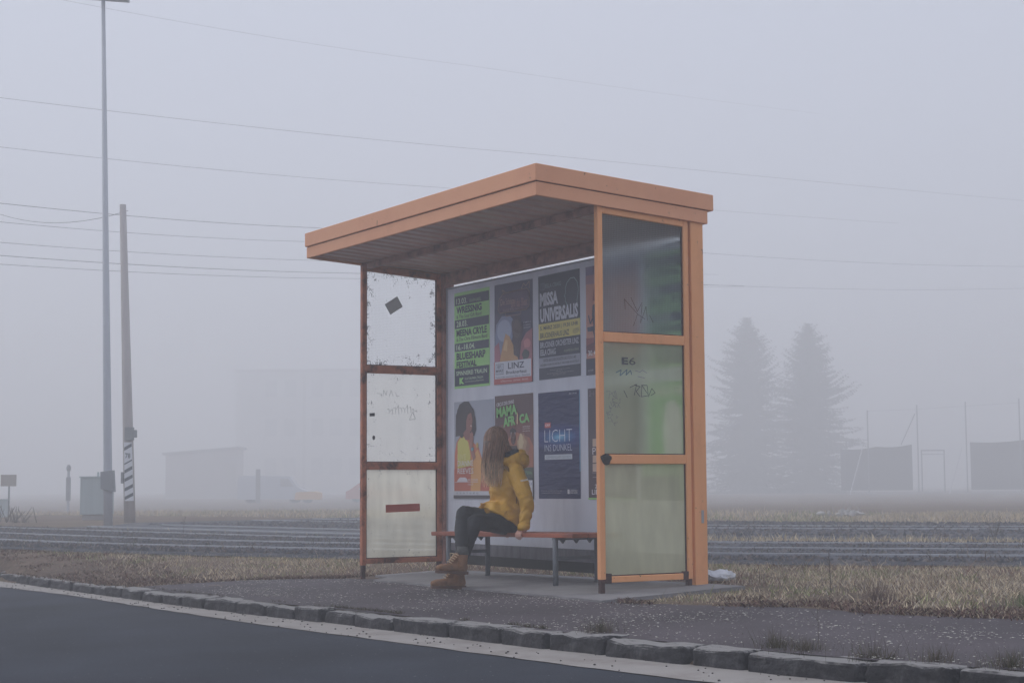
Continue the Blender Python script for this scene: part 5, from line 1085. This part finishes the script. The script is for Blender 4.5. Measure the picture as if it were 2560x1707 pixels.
# rubble heap
hp_ = MB()
for i in range(16):
    hp_.ball((random.gauss(0, .28), random.gauss(0, .15), random.uniform(.0, .10)), random.uniform(.05, .14), random.uniform(.04, .10), random.uniform(.03, .08), None, 2)
for v in hp_.bm.verts: v.co += noise.noise_vector(v.co * 9) * .05
for i in range(9): a = random.uniform(-.4, .3); hp_.tube([(a, 0, .02), (a + random.uniform(-.2, .2), random.uniform(-.1, .1), random.uniform(.15, .30))], [.015, .006], 5)
o = hp_.build("rubble_heap", mat("pale rubble", (.42, .40, .38), .9, .2, 5), None, False, (-14.5, 19.5, zgs(-14.5, 19.5))); o.rotation_euler = (0, 0, YAW); props(o, "low pale heap of rubble and plastic beyond the tracks, in front of the spruces", "heap")
# white apartment block, far left
BD = Vector((-222.6, 92.1, 0)); bdir = Vector((9., 14.2, 0)).normalized()
bz0 = zgs(BD.x, BD.y); M_BW = mat("white rendered wall", (.80, .79, .78), .8, .05, .2); M_WIN = mat("dull window glass", (.46, .47, .49), .4, .1, .5); M_SHED = mat("brown grey cladding", (.52, .49, .48), .8, .1, .3)
ab = thing("apartment_building", (BD.x, BD.y, bz0), "white three-storey block with small windows, barely visible in the fog left of the shelter", "building", None, math.atan2(bdir.y, bdir.x))
mb = MB(); mb.box(0, 42, 0, 17, 0, 18.6); mb.build("wall", M_BW, ab)
mb = MB(); mb.box(-.3, 42.3, -.3, 17.3, 18.601, 19); mb.build("roof", M_SHED, ab)
proto = None
for r_ in range(3):
    for s_ in (3.6, 5.6, 8.4, 10.3, 12.3, 15, 17, 20, 22, 25, 27):
        s_ = s_ * 1.47; z_ = 3 + r_ * 5.9
        mb = MB(); mb.box(s_ - .9, s_ + .9, -.03, .05, z_, z_ + 2.6); mb.build("window", M_WIN, ab)
mb = MB(); mb.box(10.1, 10.6, -.06, -.001, .2, 18); mb.build("downpipe", M_SHED, ab)
ls = thing("low_shed", (-153.1, 55.2, zgs(-153.1, 55.2)), "low flat shed, faint in the fog between timber pole and shelter", "shed", None, math.atan2(4.26, 2.68))
mb = MB(); mb.hexa([(0, 0, 0), (7.3, 0, 0), (0, 5, 0), (7.3, 5, 0), (0, 0, 4.5), (7.3, 0, 5.1), (0, 5, 4.5), (7.3, 5, 5.1)]); mb.build("wall", M_SHED, ls)
mb = MB(); mb.hexa([(-.3, -.3, 4.55), (7.6, -.3, 5.15), (-.3, 5.3, 4.55), (7.6, 5.3, 5.15), (-.3, -.3, 4.8), (7.6, -.3, 5.4), (-.3, 5.3, 4.8), (7.6, 5.3, 5.4)]); mb.build("roof", mat("dark roofing", (.30, .30, .31)), ls)
def vehicle(x, y, rotz, prof, wid, colr, name, label, cat, wheels, wins):
    t = thing(name, (x, y, zgs(x, y)), label, cat, None, rotz)
    mb = MB(); n_ = len(prof); mb._n([(a, -wid / 2, b_) for a, b_ in prof] + [(a, wid / 2, b_) for a, b_ in prof], [tuple(range(n_)), tuple(range(2 * n_ - 1, n_ - 1, -1))] + [(i, i + n_, (i + 1) % n_ + n_, (i + 1) % n_) for i in range(n_)]); mb.bevel(.05, 2)
    mb.build("body", mat("paint " + name, colr, .35, .03), t)
    for wp_ in wins:
        mb = MB(); mb._n([(a, -wid / 2 - .01, b_) for a, b_ in wp_], [tuple(range(len(wp_)))]); mb.build("window", M_WIN, t)
    for wx in wheels:
        for sy in (-1, 1):
            mb = MB(); mb.tube([(wx, sy * (wid / 2 - .1) - .09, .33), (wx, sy * (wid / 2 - .1) + .09, .33)], .33, 18); mb.build("wheel", M_BLACK, t)
    return t
vz = math.atan2(fw.x * -1 * -1 * 0 + rt.y, rt.x)
vehicle(-104.6, 43.0, vz, [(0, .25), (5.2, .25), (5.2, .9), (4.4, 1.15), (3.9, 2.0), (.05, 2.05), (0, 1.2)], 1.9, (.62, .66, .72), "parked_van", "pale blue-white van parked in the fog left of the shelter", "van", (.9, 4.2), [[(3.2, 1.2), (4.2, 1.2), (3.8, 1.8), (3.2, 1.8)]])
vehicle(-100.4, 49.9, vz, [(0, .25), (4.3, .25), (4.35, .75), (3.4, .9), (2.7, 1.42), (1.0, 1.45), (.3, .95), (0, .8)], 1.75, (.55, .13, .06), "parked_car", "orange red car parked in the fog just left of the shelter", "car", (.8, 3.4), [[(1.0, .95), (1.9, .95), (1.9, 1.36), (1.15, 1.36)], [(2.0, .95), (3.1, .95), (2.65, 1.36), (2.0, 1.36)]])
vehicle(-102.1, 46.5, vz, [(0, .22), (1.9, .22), (1.9, .75), (1.5, .85), (.1, .8), (0, .5)], 1.6, (.80, .42, .08), "parked_trailer", "small yellow trailer between the foggy van and car", "trailer", (.9,), [])
bt = thing("bollard_post", (-100.9, 42.9, zgs(-100.9, 42.9)), "dark post standing in front of the foggy van", "post", None, YAW); mb = MB(); mb.box(-.16, .16, -.1, .1, 0, 2.5); mb.bevel(.03); mb.build("shaft", M_DKG, bt)

# ------------------------------------------------------------------ haze
mb = MB(); mb.box(-380, 90, -90, 360, -1.8, 30)
hm = bpy.data.materials.new("fog"); hm.use_nodes = True; N = hm.node_tree.nodes
for x in list(N):
    if x.type == 'BSDF_PRINCIPLED': N.remove(x)
pv = N.new("ShaderNodeVolumePrincipled"); pv.inputs["Color"].default_value = (.975, .985, .995, 1); pv.inputs["Density"].default_value = .0110; pv.inputs["Anisotropy"].default_value = .2
hm.node_tree.links.new(pv.outputs[0], [x for x in N if x.type == 'OUTPUT_MATERIAL'][0].inputs["Volume"])
props(mb.build("haze", hm), kind="stuff")
